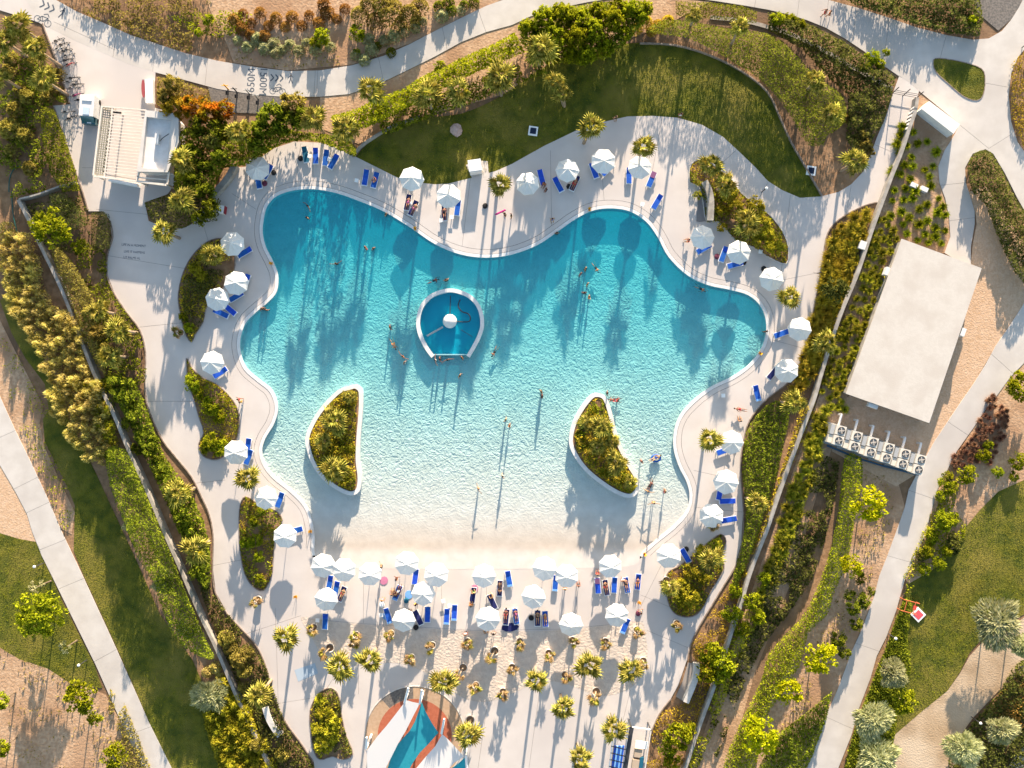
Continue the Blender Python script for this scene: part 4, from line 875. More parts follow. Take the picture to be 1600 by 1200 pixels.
cover('ground_cover', [(1250,640),(1276,625),(1252,690),(1222,765),(1192,850),(1170,905),(1150,900),(1180,850),(1215,750),(1235,690)], .9, L_amber, dens=45, ls=.16, gaps=.3, lump=.8)
cover('ground_cover', cr([(1352,330),(1366,330),(1340,400),(1318,470),(1296,540),(1270,600),(1240,635),(1215,625),(1250,580),(1262,540),(1275,490),(1290,410),(1305,360)], 2), .8, L_amber, dens=50, ls=.16, gaps=.38, lump=.8, blade=True)
cover('ground_cover', cr([(1440,905),(1412,930),(1425,890),(1445,850),(1460,800),(1480,765),(1495,770),(1490,800),(1510,820),(1500,850),(1475,875)], 2), .8, L_bright, dens=45, ls=.15, gaps=.42, lump=.8)
cover('ground_cover', cr([(1100,1100),(1140,1000),(1180,930),(1215,870),(1240,800),(1262,745),(1272,735),(1255,800),(1225,880),(1180,985),(1130,1100),(1090,1200),(1070,1200)], 2), .8, L_yg, dens=45, ls=.16, gaps=.42, lump=.8)
cover('ground_cover', [(1310,730),(1400,745),(1395,800),(1345,960),(1280,1080),(1190,1200),(1340,860)], .25, L_olive, dens=9, ls=.13, gaps=.5)
cover('ground_cover', cr([(1600,1030),(1560,1085),(1522,1125),(1500,1165),(1480,1210),(1610,1210)], 2), .9, L_dark, dens=60, ls=.17, gaps=.25, lump=.8)
cover('ground_cover', [(1545,1100),(1610,1030),(1610,1130),(1560,1170)], .8, L_rust, dens=25, ls=.12, gaps=.45)
cover('ground_cover', [(1580,100),(1610,70),(1610,240),(1592,220),(1580,180)], .7, L_amber, dens=40, ls=.13, gaps=.4)
cover('ground_cover', [(75,640),(70,690),(105,755),(118,800),(112,835),(95,826),(60,740),(20,650),(0,600),(0,520),(30,560)], .18, L_bright, dens=14, ls=.12, gaps=.45)
cover('ground_cover', [(0,1012),(30,1030),(75,1045),(160,1085),(190,1130),(222,1200),(0,1200)], .12, L_olive, dens=4, ls=.14, gaps=.48)
cover('ground_cover', [(170,1075),(195,1100),(240,1210),(195,1210),(170,1160)], .5, L_olive, dens=45, ls=.15, gaps=.35)
cover('ground_cover', [(1410,905),(1455,800),(1500,735),(1500,760),(1470,830),(1440,900)], .5, L_yg, dens=35, ls=.14, gaps=.4)
cover('ground_cover', [(225,317),(262,304),(276,300),(345,310),(340,345),(300,350),(285,357),(262,357),(236,345)], 2.5, L_dark, dens=60, ls=.14, lump=.6)
cover('ground_cover', cr([(276,225),(282,200),(320,200),(400,190),(460,205),(540,215),(556,245),(500,222),(460,220),(425,232),(390,258),(350,262),(330,300),(290,310),(272,295)], 2), 4.0, L_green, dens=70, ls=.19, lump=.8, lsc=.8)
cover('ground_cover', [(246,120),(300,132),(325,140),(330,160),(300,165),(245,165)], .9, L_olive, dens=60, ls=.15, gaps=.25, lump=.8)
for nm, m1, m2 in (('B1', L_amber, L_dark), ('B2', L_bright, L_amber), ('B3', L_green, L_amber), ('B4', L_dark, L_yg), ('B5', L_green, L_amber), ('B6', L_green, L_amber)):
    cover('ground_cover', BEDS[nm], .6, m1, dens=40, ls=.14, gaps=.42, lump=.8); cover('ground_cover', BEDS[nm], .5, m2, dens=35, ls=.13, gaps=.42, lump=.8)
for k, p in enumerate(ISL):
    q = offset(p, -8)
    for m_ in (L_amber, L_green): o = cover('ground_cover', q, .8, m_, dens=55, ls=.15, gaps=.35, lump=.8); o.location.z = .42
# lawn blades: short real grass over the lawns
def lawn_blades(poly, n=30):
    xs = [p[0] for p in poly]; ys = [p[1] for p in poly]; N_ = int((max(xs) - min(xs)) * (max(ys) - min(ys)) * S * S * n)
    px = rng.uniform(min(xs), max(xs), N_); py = rng.uniform(min(ys), max(ys), N_); m = inside(px, py, poly); px, py = px[m], py[m]
    c = np.stack([(px - 800) * S, (600 - py) * S, np.full(len(px), .02)], 1); d = rng.normal(size=(len(px), 3)) * .5; d[:, 2] += .7
    V, F = leaves(c, d, rng.uniform(.05, .11, len(px)), .35); np_mesh('grass', V, F, L_lawn, kind='stuff')
L_lawn = M('grass_blade', (.10, .14, .006), (.26, .28, .012), .9, leaf=True, c3=(.21, .185, .025), scale3=.15)
lawn_blades(LAWN_N, 30); lawn_blades(ISLAND_T, 60)
lawn_blades([(1600,750),(1560,768),(1530,798),(1500,850),(1455,892),(1420,912),(1420,1000),(1400,1110),(1396,1148),(1440,1112),(1480,1080),(1515,1020),(1540,992),(1600,960)], 22)
lawn_blades([(40,560),(76,640),(70,690),(117,790),(117,860),(184,1015),(268,1200),(340,1200),(300,1030),(250,960),(215,880),(150,740),(100,640)], 18)
lawn_blades([(0,835),(58,847),(100,945),(160,1075),(110,1068),(0,1014)], 22)

# --- individual shrubs and trees
def many(kind, mat, pts, r, h, name, desc, **k):
    for p in pts:
        rr = p[2] if len(p) > 2 else r * random.uniform(.8, 1.2); shrub(kind, mat, p[0], p[1], rr, h * rr / r, name, desc, **k)
GP = [(0,345),(30,365),(48,400),(62,455),(100,498),(125,512),(128,560),(150,600),(165,640),(168,700),(160,735),(140,720),(110,690),(82,645),(76,600),(64,560),(38,520),(14,480),(0,425)]
many('gold', L_gold, poisson(GP, 11, limit=260), 9.5, 2.0, 'golden_shrub', 'golden feathery shrub', zone='left of the long wall', group='golden shrubs left of the long wall')
many('gold', L_yg, poisson([(120,600),(160,600),(172,640),(178,700),(172,720),(150,650)], 11, limit=30), 10, 1.3, 'golden_shrub', 'yellow green feathery shrub', zone='against the left wall', group='yellow green shrubs along the left wall')
many('bush', L_rust, [(378,20),(392,34),(405,18),(418,38),(430,26),(445,40),(455,24),(470,38),(482,22),(497,34),(510,18),(525,28),(538,12),(390,52),(412,54),(376,42),(505,5),(365,30)], 9, .9, 'rust_shrub', 'rust orange shrub')
many('bush', L_grey, [(370,62),(385,72),(398,66),(412,74),(426,66),(440,76),(452,68),(466,78),(478,66),(492,76),(505,60),(515,72),(400,58),(430,80),(555,85),(568,92),(580,76),(600,62),(615,55),(630,48),(648,42),(660,32),(690,22),(720,14),(575,60)], 9, .9, 'grey_green_shrub', 'rounded grey green shrub')
many('dense', L_olive, [(560,20,15),(585,30,14),(610,16,22),(640,22,18),(598,5,16),(655,8,15),(625,36,11),(575,6,13)], 15, 2.2, 'clipped_bush', 'large clipped dome bush')
many('bush', L_green, [(685,8),(705,14),(725,6),(740,2),(700,2),(650,30),(590,70),(610,80)], 8, .9, 'green_shrub', 'small green shrub')
many('clumpy', L_bright, [(557,50,14),(503,56,14),(492,66,10),(310,50,8),(325,30,9),(687,103,10),(557,80,6)], 12, 1.8, 'lime_shrub', 'bright leafy shrub')
cover('ground_cover', cr([(812,50),(830,30),(870,14),(930,5),(1000,2),(1010,25),(985,60),(950,88),(905,98),(860,95),(820,75)], 2), 3.2, L_green, dens=60, ls=.2, lump=.7)
many('big', L_bright, [(850,30,20),(880,22,20),(908,30,22),(935,14,18),(868,58,20),(900,60,22),(928,48,20),(958,30,20),(985,14,18),(1000,28,14),(824,42,15),(915,84,18),(945,72,16),(975,50,16),(840,58,14),(1010,12,14),(965,8,14),(860,84,16),(890,85,14)], 19, 5.4, 'laurel_tree', 'dense green tree', cat='tree')
many('bush', L_amber, [(1010,32,10),(1030,38,10),(1045,30,9),(995,44,9),(1018,48,8)], 10, 1.2, 'amber_shrub', 'small yellow green shrub')
many('clumpy', L_bright, [(1215,30,12),(1235,28,12),(1250,38,10),(1365,88,12),(1375,100,9),(1352,105,10),(1385,82,7),(1520,32,10)], 12, 2.0, 'lime_shrub', 'bright leafy shrub')
many('clumpy', L_olive, [(1352,225,13),(1345,210,10),(1360,238,9),(1322,185,9)], 12, 1.8, 'olive_shrub', 'olive green leafy shrub')
# garden right of the kiosk
for x, y, r, m_, d_ in [(270,130,14,L_olive,'olive'), (256,148,12,L_olive,'olive'), (272,165,17,L_amber,'yellowish'), (258,172,11,L_amber,'yellowish'), (300,165,20,L_orange,'orange flowering'), (325,178,22,L_orange,'orange flowering'), (345,170,18,L_orange,'orange flowering'), (310,195,18,L_green,'green'), (340,200,18,L_green,'green'), (330,216,17,L_olive,'olive'), (425,182,22,L_green,'green'), (455,160,22,L_olive,'olive'), (445,190,22,L_green,'green'), (470,182,18,L_green,'green'), (410,205,18,L_green,'green'), (400,225,16,L_green,'green'), (300,240,16,L_green,'green'), (320,260,16,L_green,'green'), (345,245,15,L_green,'green'), (300,280,14,L_green,'green'), (320,300,15,L_green,'green'), (330,325,14,L_green,'green'), (310,340,13,L_green,'green')]:
    shrub('clumpy', m_, x, y, r, 5.0 if y < 230 else 4.4, 'garden_shrub', d_ + ' rounded leafy shrub')
tree('big', L_bright, 62, 958, 42, 5.2, 'shade_tree', 'large round bright green tree on the left lawn', final=True)
tree('open', L_grey, 58, 917, 14, 4.2, 'shade_tree', 'small pale tree just above the large tree on the left lawn', final=True)
tree('open', L_grey, 104, 1010, 13, 3.4, 'shade_tree', 'small thin pale tree between left lawn and left path', final=True)
tree('clumpy', L_bright, 126, 1088, 27, 4.5, 'shade_tree', 'open green tree on the tan mulch beside the left path', final=True)
tree('clumpy', L_bright, 148, 1122, 12, 3.0, 'shade_tree', 'small green tree at the lower right of the open green tree', final=True)
tree('clumpy', L_bright, 180, 1182, 22, 3.0, 'shade_tree', 'low green tree by the left path near the bottom edge', final=True)
tree('clumpy', L_bright, 2, 1095, 14, 4, 'shade_tree', 'green tree cut by the left picture edge, upper one', final=True)
tree('clumpy', L_bright, 4, 1168, 14, 4, 'shade_tree', 'green tree cut by the left picture edge, lowest one', final=True)
tree('clumpy', L_bright, 78, 356, 32, 4.2, 'shade_tree', 'spreading yellow green tree over the top of the left wall', final=True)
shrub('clumpy', L_bright, 122, 384, 13, 1.6, 'garden_shrub', 'small light green shrub below the dark square bush', final=True)
for x, y, r in [(204,820,20), (254,910,24), (290,984,22), (325,1090,34)]: shrub('feather', L_grey, x, y, r, 2.6, 'feathery_shrub', 'pale feathery shrub', zone='beside the left wall')
for x, y, r in [(1560,975,44), (1397,1053,25), (1366,1126,33), (1372,1188,38), (1508,1172,34), (1568,1143,27), (1597,1010,20)]: tree('feather', L_grey, x, y, r * 1.15, 4.2, 'feathery_tree', 'pale grey green feathery tree', zone='around the gravel track')
tree('clumpy', L_bright, 1413, 1097, 20, 3.2, 'shade_tree', 'small bright green tree between two feathery trees at lower right', final=True)
for x, y, r in [(1358,788,29), (1330,883,19), (1281,1028,27), (1233,1080,22), (1188,1150,32)]: tree('clumpy', L_lime, x, y, r, 3.6, 'lime_tree', 'vivid lime yellow tree', zone='along the bright hedge at lower right')
many('clumpy', L_green, [(1345,905,9),(1350,940,12),(1334,950,12),(1338,975,12),(1310,1000,13),(1320,1020,12),(1328,930,9),(1362,925,8)], 11, 1.6, 'green_shrub', 'small green shrub', zone='left of the right path')
many('clumpy', L_bright, [(1512,742,16),(1538,712,12),(1475,755,10),(1486,762,12),(1470,775,10),(1482,745,9),(1545,695,9),(1560,738,10),(1593,722,14),(1475,815,16),(1458,838,13),(1490,812,12),(1450,862,12),(1468,880,12),(1480,860,11),(1445,890,10),(1595,605,24),(1585,745,9)], 12, 1.5, 'lime_shrub', 'bright leafy shrub')
many('clumpy', L_dark, [(1492,852,14),(1440,870,9)], 12, 1.5, 'dark_shrub', 'dark green shrub')
many('tuft', L_red, [(x + random.uniform(-3, 3), y + random.uniform(-3, 3)) for x, y in poisson([(1550,620),(1580,640),(1572,690),(1548,725),(1520,720),(1500,735),(1488,725),(1510,690),(1535,655)], 7.5, limit=60)], 6, .8, 'red_grass', 'reddish upright grass tuft', zone='beside the right path', group='reddish grass tufts beside the right path')
many('tuft', L_bright, poisson([(1400,195),(1420,185),(1445,215),(1470,235),(1462,262),(1464,290),(1478,330),(1480,368),(1470,385),(1440,378),(1415,375),(1385,330),(1392,280)], 12.5, limit=45), 9, .9, 'grass_tuft', 'round green grass tuft', zone='above the service building', group='grass tufts above the service building')
many('tuft', L_yg, poisson([(1372,335),(1395,345),(1402,372),(1385,420),(1360,490),(1335,560),(1320,610),(1322,640),(1300,640),(1282,610),(1300,560),(1330,480),(1352,420)], 10, limit=130), 8.5, .9, 'grass_tuft', 'green grass tuft', zone='left of the service building', group='grass tufts beside the service building')
many('tuft', L_amber, poisson([(1352,330),(1366,330),(1340,400),(1318,470),(1296,540),(1262,600),(1230,630),(1250,580),(1262,540),(1275,490),(1290,410),(1305,360)], 9.5, limit=120), 11, 1.0, 'amber_grass', 'yellowish grass tuft', zone='between deck edge and right wall', group='yellowish grasses along the right wall')
many('tuft', L_yg, poisson([(1276,650),(1295,640),(1285,720),(1262,770),(1230,850),(1205,920),(1185,950),(1200,880),(1240,760)], 10, limit=80), 11, 1.0, 'grass_tuft', 'green grass tuft', zone='outside the lower right wall', group='grass tufts outside the right wall')
tree('clumpy', L_dark, 1306, 453, 21, 3.2, 'shade_tree', 'dark green round tree among yellow grasses beside the right wall', final=True)
many('clumpy', L_green, [(175,600,13),(190,620,14),(205,640,14),(200,660,13),(222,680,15),(232,700,14),(245,715,13),(215,700,12),(255,740,13),(280,800,14),(290,820,14),(308,895,14),(262,755,10),(240,690,12)], 14, 1.6, 'wall_shrub', 'leafy green shrub')
many('dense', L_olive, [(350,1000,14),(372,1030,14),(380,1050,12),(358,1015,11),(378,1075,10),(140,490,14),(150,520,14),(160,545,12),(400,1165,12),(385,1020,9),(440,1180,12)], 13, 2.2, 'clipped_bush', 'rounded clipped dark bush')
many('gold', L_yg, poisson([(320,1110),(350,1080),(380,1110),(405,1160),(420,1200),(355,1200),(335,1160)], 14, limit=30), 12, 1.4, 'golden_shrub', 'yellow green feathery shrub', zone='outside the lower left wall')
many('bush', L_gold, [(322,1052,9),(335,1045,9),(342,1060,8)], 9, .9, 'rust_shrub', 'small golden shrub')
many('bush', L_olive, [(640 - 600, 150, 14), (20,170,14), (12,200,18), (35,210,14), (15,235,12), (45,262,12), (30,140,12), (85,140,10), (90,115,9), (70,150,11), (12,110,13), (40,60,12), (45,95,11), (15,90,12)], 13, 1.6, 'garden_shrub', 'olive green shrub')
many('clumpy', L_bright, [(300,600,13),(310,615,10),(295,590,8),(328,635,16),(342,650,13),(330,690,15),(345,700,13),(320,700,10),(385,850,12),(400,845,11),(405,870,10),(395,815,9),(408,800,8),(405,905,9),(286,495,8),(295,512,9)], 12, 1.1, 'bed_shrub', 'leafy bright green shrub')
many('clumpy', L_yg, [(320,400,14),(305,420,12),(335,405,12),(315,432,10),(1140,300,14),(1150,320,14),(1165,340,15),(1180,320,16),(1190,345,16),(1198,365,14),(1210,385,15),(1185,375,12),(1090,305,8),(1130,330,10),(1128,355,8),(505,1115,14),(498,1140,13),(515,1150,16),(505,1165,16),(520,1130,12),(500,1095,10),(1080,895,14),(1065,915,12),(1080,935,16),(1070,945,13),(1100,905,11),(1095,865,12),(1120,850,10),(1060,935,11)], 13, 1.5, 'bed_shrub', 'rounded yellow green shrub')
many('clumpy', L_bright, [(1110,1020,20),(1130,1035,22),(1105,1050,18),(1125,1055,16),(1145,960,17),(1160,985,14),(1175,940,15),(1185,965,13),(1060,1150,22),(1045,1170,16),(1075,1140,14),(1050,1195,16),(1150,925,12),(1195,905,12)], 17, 2.4, 'leafy_tree', 'round leafy yellow green tree', cat='tree')
many('clumpy', L_yg, [(550,640 - 10,8),(548,700,9),(536,752,9),(520,690,9),(505,700,8),(540,615,8),(512,742,8),(930,640,8),(925,700,9),(950,700,9),(975,745,10),(990,760,8),(905,680,8),(945,738,9),(960,752,8)], 9, .9, 'island_shrub', 'low yellow green shrub')

# --- fan palms
def frond_mesh(mat, seed, n=10, droop=.2, pet=.52):
    r_ = random.Random(seed); V = [(0, -.025, 0), (0, .025, 0), (pet, .015, .03), (pet, -.015, .03)]; F = [(0, 1, 2, 3)]; c = len(V); V.append((pet, 0, .03))
    val, tip, rid = [], [], []; a0, a1 = R(-98), R(98)
    for i in range(n + 1):
        a = a0 + (a1 - a0) * i / n; rr = .50 * (.6 + .4 * math.cos(a * .7)); val.append(len(V)); V.append((pet + rr * math.cos(a), rr * math.sin(a), -.09 - .03 * abs(a)))
    for i in range(n):
        a = a0 + (a1 - a0) * (i + .5) / n; L_ = (.55 + .45 * math.cos(a * .7)) * r_.uniform(.85, 1.05)
        rid.append(len(V)); V.append((pet + .5 * L_ * math.cos(a), .5 * L_ * math.sin(a), .10))
        tip.append(len(V)); V.append((pet + L_ * .97 * math.cos(a), L_ * .97 * math.sin(a), -droop * r_.uniform(.5, 1.8) - .05))
    for i in range(n): F += [(c, val[i], rid[i]), (val[i], tip[i], rid[i]), (c, rid[i], val[i + 1]), (rid[i], tip[i], val[i + 1])]
    me = bpy.data.meshes.new('frond'); me.from_pydata(V, [], F); me.update(); me.materials.append(mat); return me
FR = [frond_mesh(L_palm, i) for i in range(3)]; FRD = [frond_mesh(L_palmdry, 10 + i, 8, .3) for i in range(2)]
mbt = MB(); prof = []
for i in range(15): prof += [(.2 - .007 * i + (.025 if i % 2 else 0), i / 14)]
mbt.lathe((0, 0, 0), prof, 9); tr_ = mbt.build('palm_trunk_source', trunk_m); PT = tr_.data; bpy.data.objects.remove(tr_)
def palm(x, y, rpx, h, desc='fan palm', zone=None, lean=None, z0=0.0, nf=14, final=False, name='fan_palm'):
    bx, by = lean or base_at(x, y, h); t = thing(name, desc, 'palm tree', x, y, zone=zone, final=final); t.location = P(bx, by, 0); t.location.z = z0
    c = P(x, y, h) - t.location; c.z = h - z0
    k = bpy.data.objects.new('trunk', PT); COL.objects.link(k); k.parent = t; k.scale = (1, 1, c.length)
    k.rotation_euler = c.to_track_quat('Z', 'Y').to_euler()
    sc = rpx * S / 1.22; a0 = random.uniform(0, 6.28)
    for i in range(nf):
        f_ = i / (nf - 1); el = R(80 - 96 * f_ ** .6 + random.uniform(-10, 10)); az = a0 + i * 2.39996 + random.uniform(-.35, .35)
        o = bpy.data.objects.new('frond', FR[i % 3]); COL.objects.link(o); o.parent = t; o.location = c + Vector((0, 0, .05))
        o.rotation_euler = (Matrix.Rotation(az, 4, 'Z') @ Matrix.Rotation(-el, 4, 'Y') @ Matrix.Rotation(random.uniform(-.6, .6), 4, 'X')).to_euler()
        s_ = sc * random.uniform(.78, 1.2) * (.7 + .3 * f_); o.scale = (s_, s_ * random.uniform(.75, 1), s_)
    return t
for (x, y, r, h) in [(27,38,22,6.5),(55,75,22,6.5),(8,65,20,6),(68,124,22,6),(2,120,17,5.5),
    (490,186,23,6),(540,202,23,5.5),(578,142,22,6),(668,148,24,6.5),(716,140,23,6.5),(782,120,26,7),(845,74,26,7),
    (1275,126,17,6),(1300,177,20,6),(1337,252,21,5),(285,250,21,5.5),(284,314,21,5.5),(257,362,20,5),(373,206,19,5),(332,222,14,3.5),
    (1112,257,19,4),(1132,287,20,4),(1168,350,23,4.5),(1290,534,20,5),(1240,630,20,5.5),(1183,786,19,5.5),(1112,872,21,4.5),
    (155,486,19,5),(185,516,21,5.5),(172,556,20,5),(279,771,24,5.5),(303,858,23,5.5),(405,1086,20,5.5),(387,748,21,3.2),(332,398,19,3.5)]:
    palm(x, y, r, h)
for x, y, r, h, ln_ in [(1086,24,14,7,(1074,52)),(1156,42,15,7.5,(1135,84)),(868,128,17,5,(881,165)),(880,146,15,4.6,(882,166)),(925,198,21,4.6,(912,224)),(1005,231,20,4.6,None),(782,289,20,3.4,(776,305)),(1235,465,20,3.6,None),(1109,686,21,3.2,None),
    (445,997,21,5,None),(532,1042,23,4.6,None),(579,1031,22,4.6,None),(692,1066,24,4.6,None),(838,1062,22,4.6,None),(922,1040,23,4.6,None),(985,1046,23,4.6,None),(879,1106,21,4.6,None),(957,1140,21,4.6,None),(906,1186,21,4.6,None),(730,1147,22,4.6,None),(1048,918,15,3,None)]:
    palm(x, y, r, h, lean=ln_, nf=13)
for x, y, r, h in [(522,658,24,2.6),(521,732,22,2.6),(505,690,16,2),(545,620,12,1.8),(940,668,20,2.6),(916,662,15,2.2),(963,722,20,2.6),(935,700,15,2),(985,752,12,1.6),(958,690,14,2)]:
    palm(x, y, r, h, z0=.4, desc='fan palm')
POTM = []
mb = MB(); mb.lathe((0, 0, 0), [(.42, 0), (.56, .7), (.50, .7), (.46, .58), (0, .56)], 18); o = mb.build('pot_source', terracotta); POT = o.data; bpy.data.objects.remove(o)
mb = MB(); mb.lathe((0, 0, .595), [(.45, 0), (0, .02)], 14); o = mb.build('s', soil); POTS = o.data; bpy.data.objects.remove(o)
for x, y, fx, fy in [(492,978,480,996),(517,1010,500,1024),(558,990,562,994),(612,988,598,1000),(644,1025,628,1034),(676,1006,658,1022),(731,1000,728,1024),(773,1015,758,1034),(724,1041,708,1064),(744,1068,732,1084),(800,1040,798,1052),(786,1078,780,1088),(812,1000,816,1020),(857,1018,862,1038),(894,998,902,1002),(945,1000,948,1016),(994,982,1000,996),(1004,1030,1003,1042),(882,1052,893,1060),(931,1078,918,1096),(735,1122,735,1140),(1056,972,1052,996),(1040,905,1030,925),(285,520,272,526),(405,935,400,945),(556,1000,556,1003),(1108,818,1132,838)]:
    dx, dy = fx - x, fy - y; ll = math.hypot(dx, dy) + 1e-6; ang = math.atan2(-dy, dx)
    t = thing('potted_palm', 'wilted palm in a round pot', 'potted palm', x, y)
    for nm, me in (('pot', POT), ('soil', POTS)):
        o = bpy.data.objects.new(nm, me); COL.objects.link(o); o.parent = t
    shown = (x, y) in ((724,1041),(773,1015),(931,1078),(735,1122),(517,1010)); kf = .6 if shown else .2
    if not shown: t.scale = (.85, .85, 1)
    tx, ty = math.cos(ang) * min(ll, 12) * S * kf, math.sin(ang) * min(ll, 12) * S * kf
    MB().tube([(0, 0, .5), (tx, ty, 1.5)], [.12, .07], 7).build('trunk', trunk_m, t)
    for i in range(11):
        o = bpy.data.objects.new('frond', random.choice(FRD) if i % 3 else FR[0]); COL.objects.link(o); o.parent = t; o.location = (tx, ty, 1.5)
        az = ang + random.gauss(0, .9 if shown else 1.6); el = R(random.uniform(-35, 55)); s_ = random.uniform(.55, .9)
        o.rotation_euler = (Matrix.Rotation(az, 4, 'Z') @ Matrix.Rotation(-el, 4, 'Y') @ Matrix.Rotation(random.uniform(-.8, .8), 4, 'X')).to_euler(); o.scale = (s_, s_ * .8, s_)

# ------------------------------------------------------------------ parasols
def panel_mesh():
    r = 1.5; a = math.pi / 8; V = [(0, 0, .78)]; rows = 5; F = []
    for k in range(1, rows + 1):
        f_ = k / rows
        for s in (-1, 0, 1):
            rr = r * f_ * (1 if s else math.cos(a) * .985); V.append((rr * math.cos(a * s), rr * math.sin(a * s), .78 * (1 - f_) - (0 if s else .03 * math.sin(f_ * math.pi)) + .03 * math.sin(f_ * math.pi) * (1 if s else 0)))
    F += [(0, 1, 2), (0, 2, 3)]
    for k in range(rows - 1):
        b = 1 + 3 * k; F += [(b, b + 3, b + 4, b + 1), (b + 1, b + 4, b + 5, b + 2)]
    b = len(V)
    for s in (-1, 0, 1):
        q = V[1 + 3 * (rows - 1) + (s + 1)]; V.append((q[0], q[1], q[2] - .14))
    e = 1 + 3 * (rows - 1); F += [(e, b, b + 1, e + 1), (e + 1, b + 1, b + 2, e + 2)]
    me = bpy.data.meshes.new('panel'); me.from_pydata(V, [], F); me.update(); me.materials.append(fabric_w); return me
PAN = panel_mesh()
def parasol():
    t = link(bpy.data.objects.new('parasol', None))
    MB().box((0, 0, .06), (.55, .55, .12)).build('base', grey_metal, t)
    MB().tube([(0, 0, 0), (0, 0, 2.7)], .035, 8).build('pole', white_p, t)
    MB().lathe((0, 0, 2.66), [(.0, .10), (.05, .06), (.05, -.02)], 8).build('finial', white_p, t)
    for i in range(8):
        o = bpy.data.objects.new('panel', PAN); COL.objects.link(o); o.parent = t; o.location = (0, 0, 1.92); o.rotation_euler = (0, 0, i * math.pi / 4)
    mb = MB()
    for i in range(8): a = math.pi / 8 + i * math.pi / 4; mb.tube([(0, 0, 2.55), (1.46 * math.cos(a), 1.46 * math.sin(a), 2.0)], .012, 4)
    mb.build('ribs', white_p, t); return t
U = [(400,260),(641,279),(701,307),(826,288),(886,268),(942,249),(1000,262),(1098,370),(1154,394),(1208,433),(1250,513),(1229,578),(1143,692),(1138,755),(1114,807),(1047,870),(362,382),(365,442),(336,467),(330,568),(368,707),(414,780),(443,839),(503,883),(537,890),(575,898),(510,937),(633,881),(683,900),(754,900),(661,931),(630,970),(760,969),(836,934),(852,889),(888,900),(952,885),(894,975),(962,962)]
p0 = parasol()
for i, (x, y) in enumerate(U):
    o = p0 if i == 0 else dup(p0); bx, by = base_at(x, y, 2.3); o.location = P(bx, by, 0); s_ = random.uniform(.98, 1.05); o.scale = (s_, s_, 1)
    o.rotation_euler = (random.uniform(-.10, .10), random.uniform(-.10, .10), random.uniform(0, .785)); thing('parasol', 'white octagonal parasol', 'parasol', x, y, obj=o, group='white parasols around the pool')

# ------------------------------------------------------------------ sun loungers
def lounger(cm, foot=True):
    t = link(bpy.data.objects.new('sun_lounger', None)); mb = MB()
    mb.box((0, -.05, .30), (.72, 1.95, .06)); mb.build('frame', white_p, t)
    for x in (-.3, .3):
        for y in (-.85, .75): MB().box((x, y, .14), (.06, .08, .28)).build('leg', white_p, t)
    rot = Matrix.Rotation(R(14), 3, 'X')
    MB().box((0, -.28, .365), (.60, 1.25, .07)).build('cushion', cm, t)
    MB().box((0, .63, .45), (.60, .58, .07), rot).build('backrest', cm, t)
    MB().box((0, .80, .53), (.46, .2, .06), rot).build('headrest', cm, t)
    if foot: MB().box((0, -.84, .41), (.58, .22, .02)).build('foot_cover', blue_l, t)
    return t
LP = {'b': lounger(blue_c, False), 'f': lounger(blue_c, True), 't': lounger(teal_t, False), 'n': lounger(navy_t, False), 'p': lounger(blue_c, False)}
MB().box((0, .55, .49), (.56, .7, .05), Matrix.Rotation(R(12), 3, 'X')).build('towel', pink_t, LP['p'])
DESC = {'b': 'blue sun lounger', 'f': 'blue sun lounger with pale foot end', 't': 'sun lounger under a teal towel', 'n': 'sun lounger under dark towel', 'p': 'blue sun lounger with a pink towel'}
LL = [(418,268,30,'b'),(403,282,-12,'b'),(477,241,-10,'t'),(493,243,0,'b'),(509,246,8,'b'),(521,252,30,'b'),(571,277,10,'b'),(586,281,15,'b'),(637,316,12,'n'),(646,325,25,'n'),(694,332,0,'n'),(715,324,8,'b'),
  (846,277,-15,'b'),(872,288,-28,'b'),(898,286,25,'n'),(928,266,-20,'b'),(950,264,45,'b'),(983,274,0,'b'),(1018,280,22,'p'),(1027,315,30,'b'),(1100,388,60,'b'),(1131,397,20,'b'),(1149,413,75,'b'),(1183,614,-14,'f'),(1137,783,88,'b'),(1139,812,80,'b'),(1125,769,10,'b'),(1132,704,70,'b'),(1071,868,-30,'b'),
  (382,394,60,'b'),(345,489,-65,'b'),(358,483,-50,'b'),(369,463,60,'b'),(384,440,20,'b'),(344,582,58,'b'),(437,781,20,'b'),(461,829,75,'b'),(387,697,10,'b'),(388,714,20,'b'),(1222,521,70,'b'),(1209,582,40,'n'),
  (515,911,10,'b'),(525,920,12,'f'),(534,928,22,'n'),(508,971,3,'b'),(621,926,22,'f'),(606,962,-15,'f'),(668,960,2,'b'),(698,963,3,'f'),(710,957,3,'f'),(649,901,8,'b'),(781,919,3,'n'),(795,904,-10,'f'),(868,911,5,'f'),(852,967,-3,'b'),(840,966,0,'n'),(934,915,-5,'p'),(947,918,-10,'n'),(960,914,3,'b'),(979,914,-10,'b'),(997,909,5,'b'),(977,978,22,'f'),(791,964,5,'n'),(806,963,-8,'b'),(739,930,8,'n'),(769,940,-25,'n'),(693 - 40,965,-25,'n')]
used = set()
for x, y, a, k in LL:
    o = LP[k] if k not in used else dup(LP[k]); used.add(k); bx, by = base_at(x, y, .4); o.location = P(bx, by, .012); o.location.z = .012; o.rotation_euler = (0, 0, -R(a))
    o.scale = (1.05, 1.05, 1); thing('sun_lounger', DESC[k], 'sun lounger', x, y, obj=o, group='sun loungers around the pool')
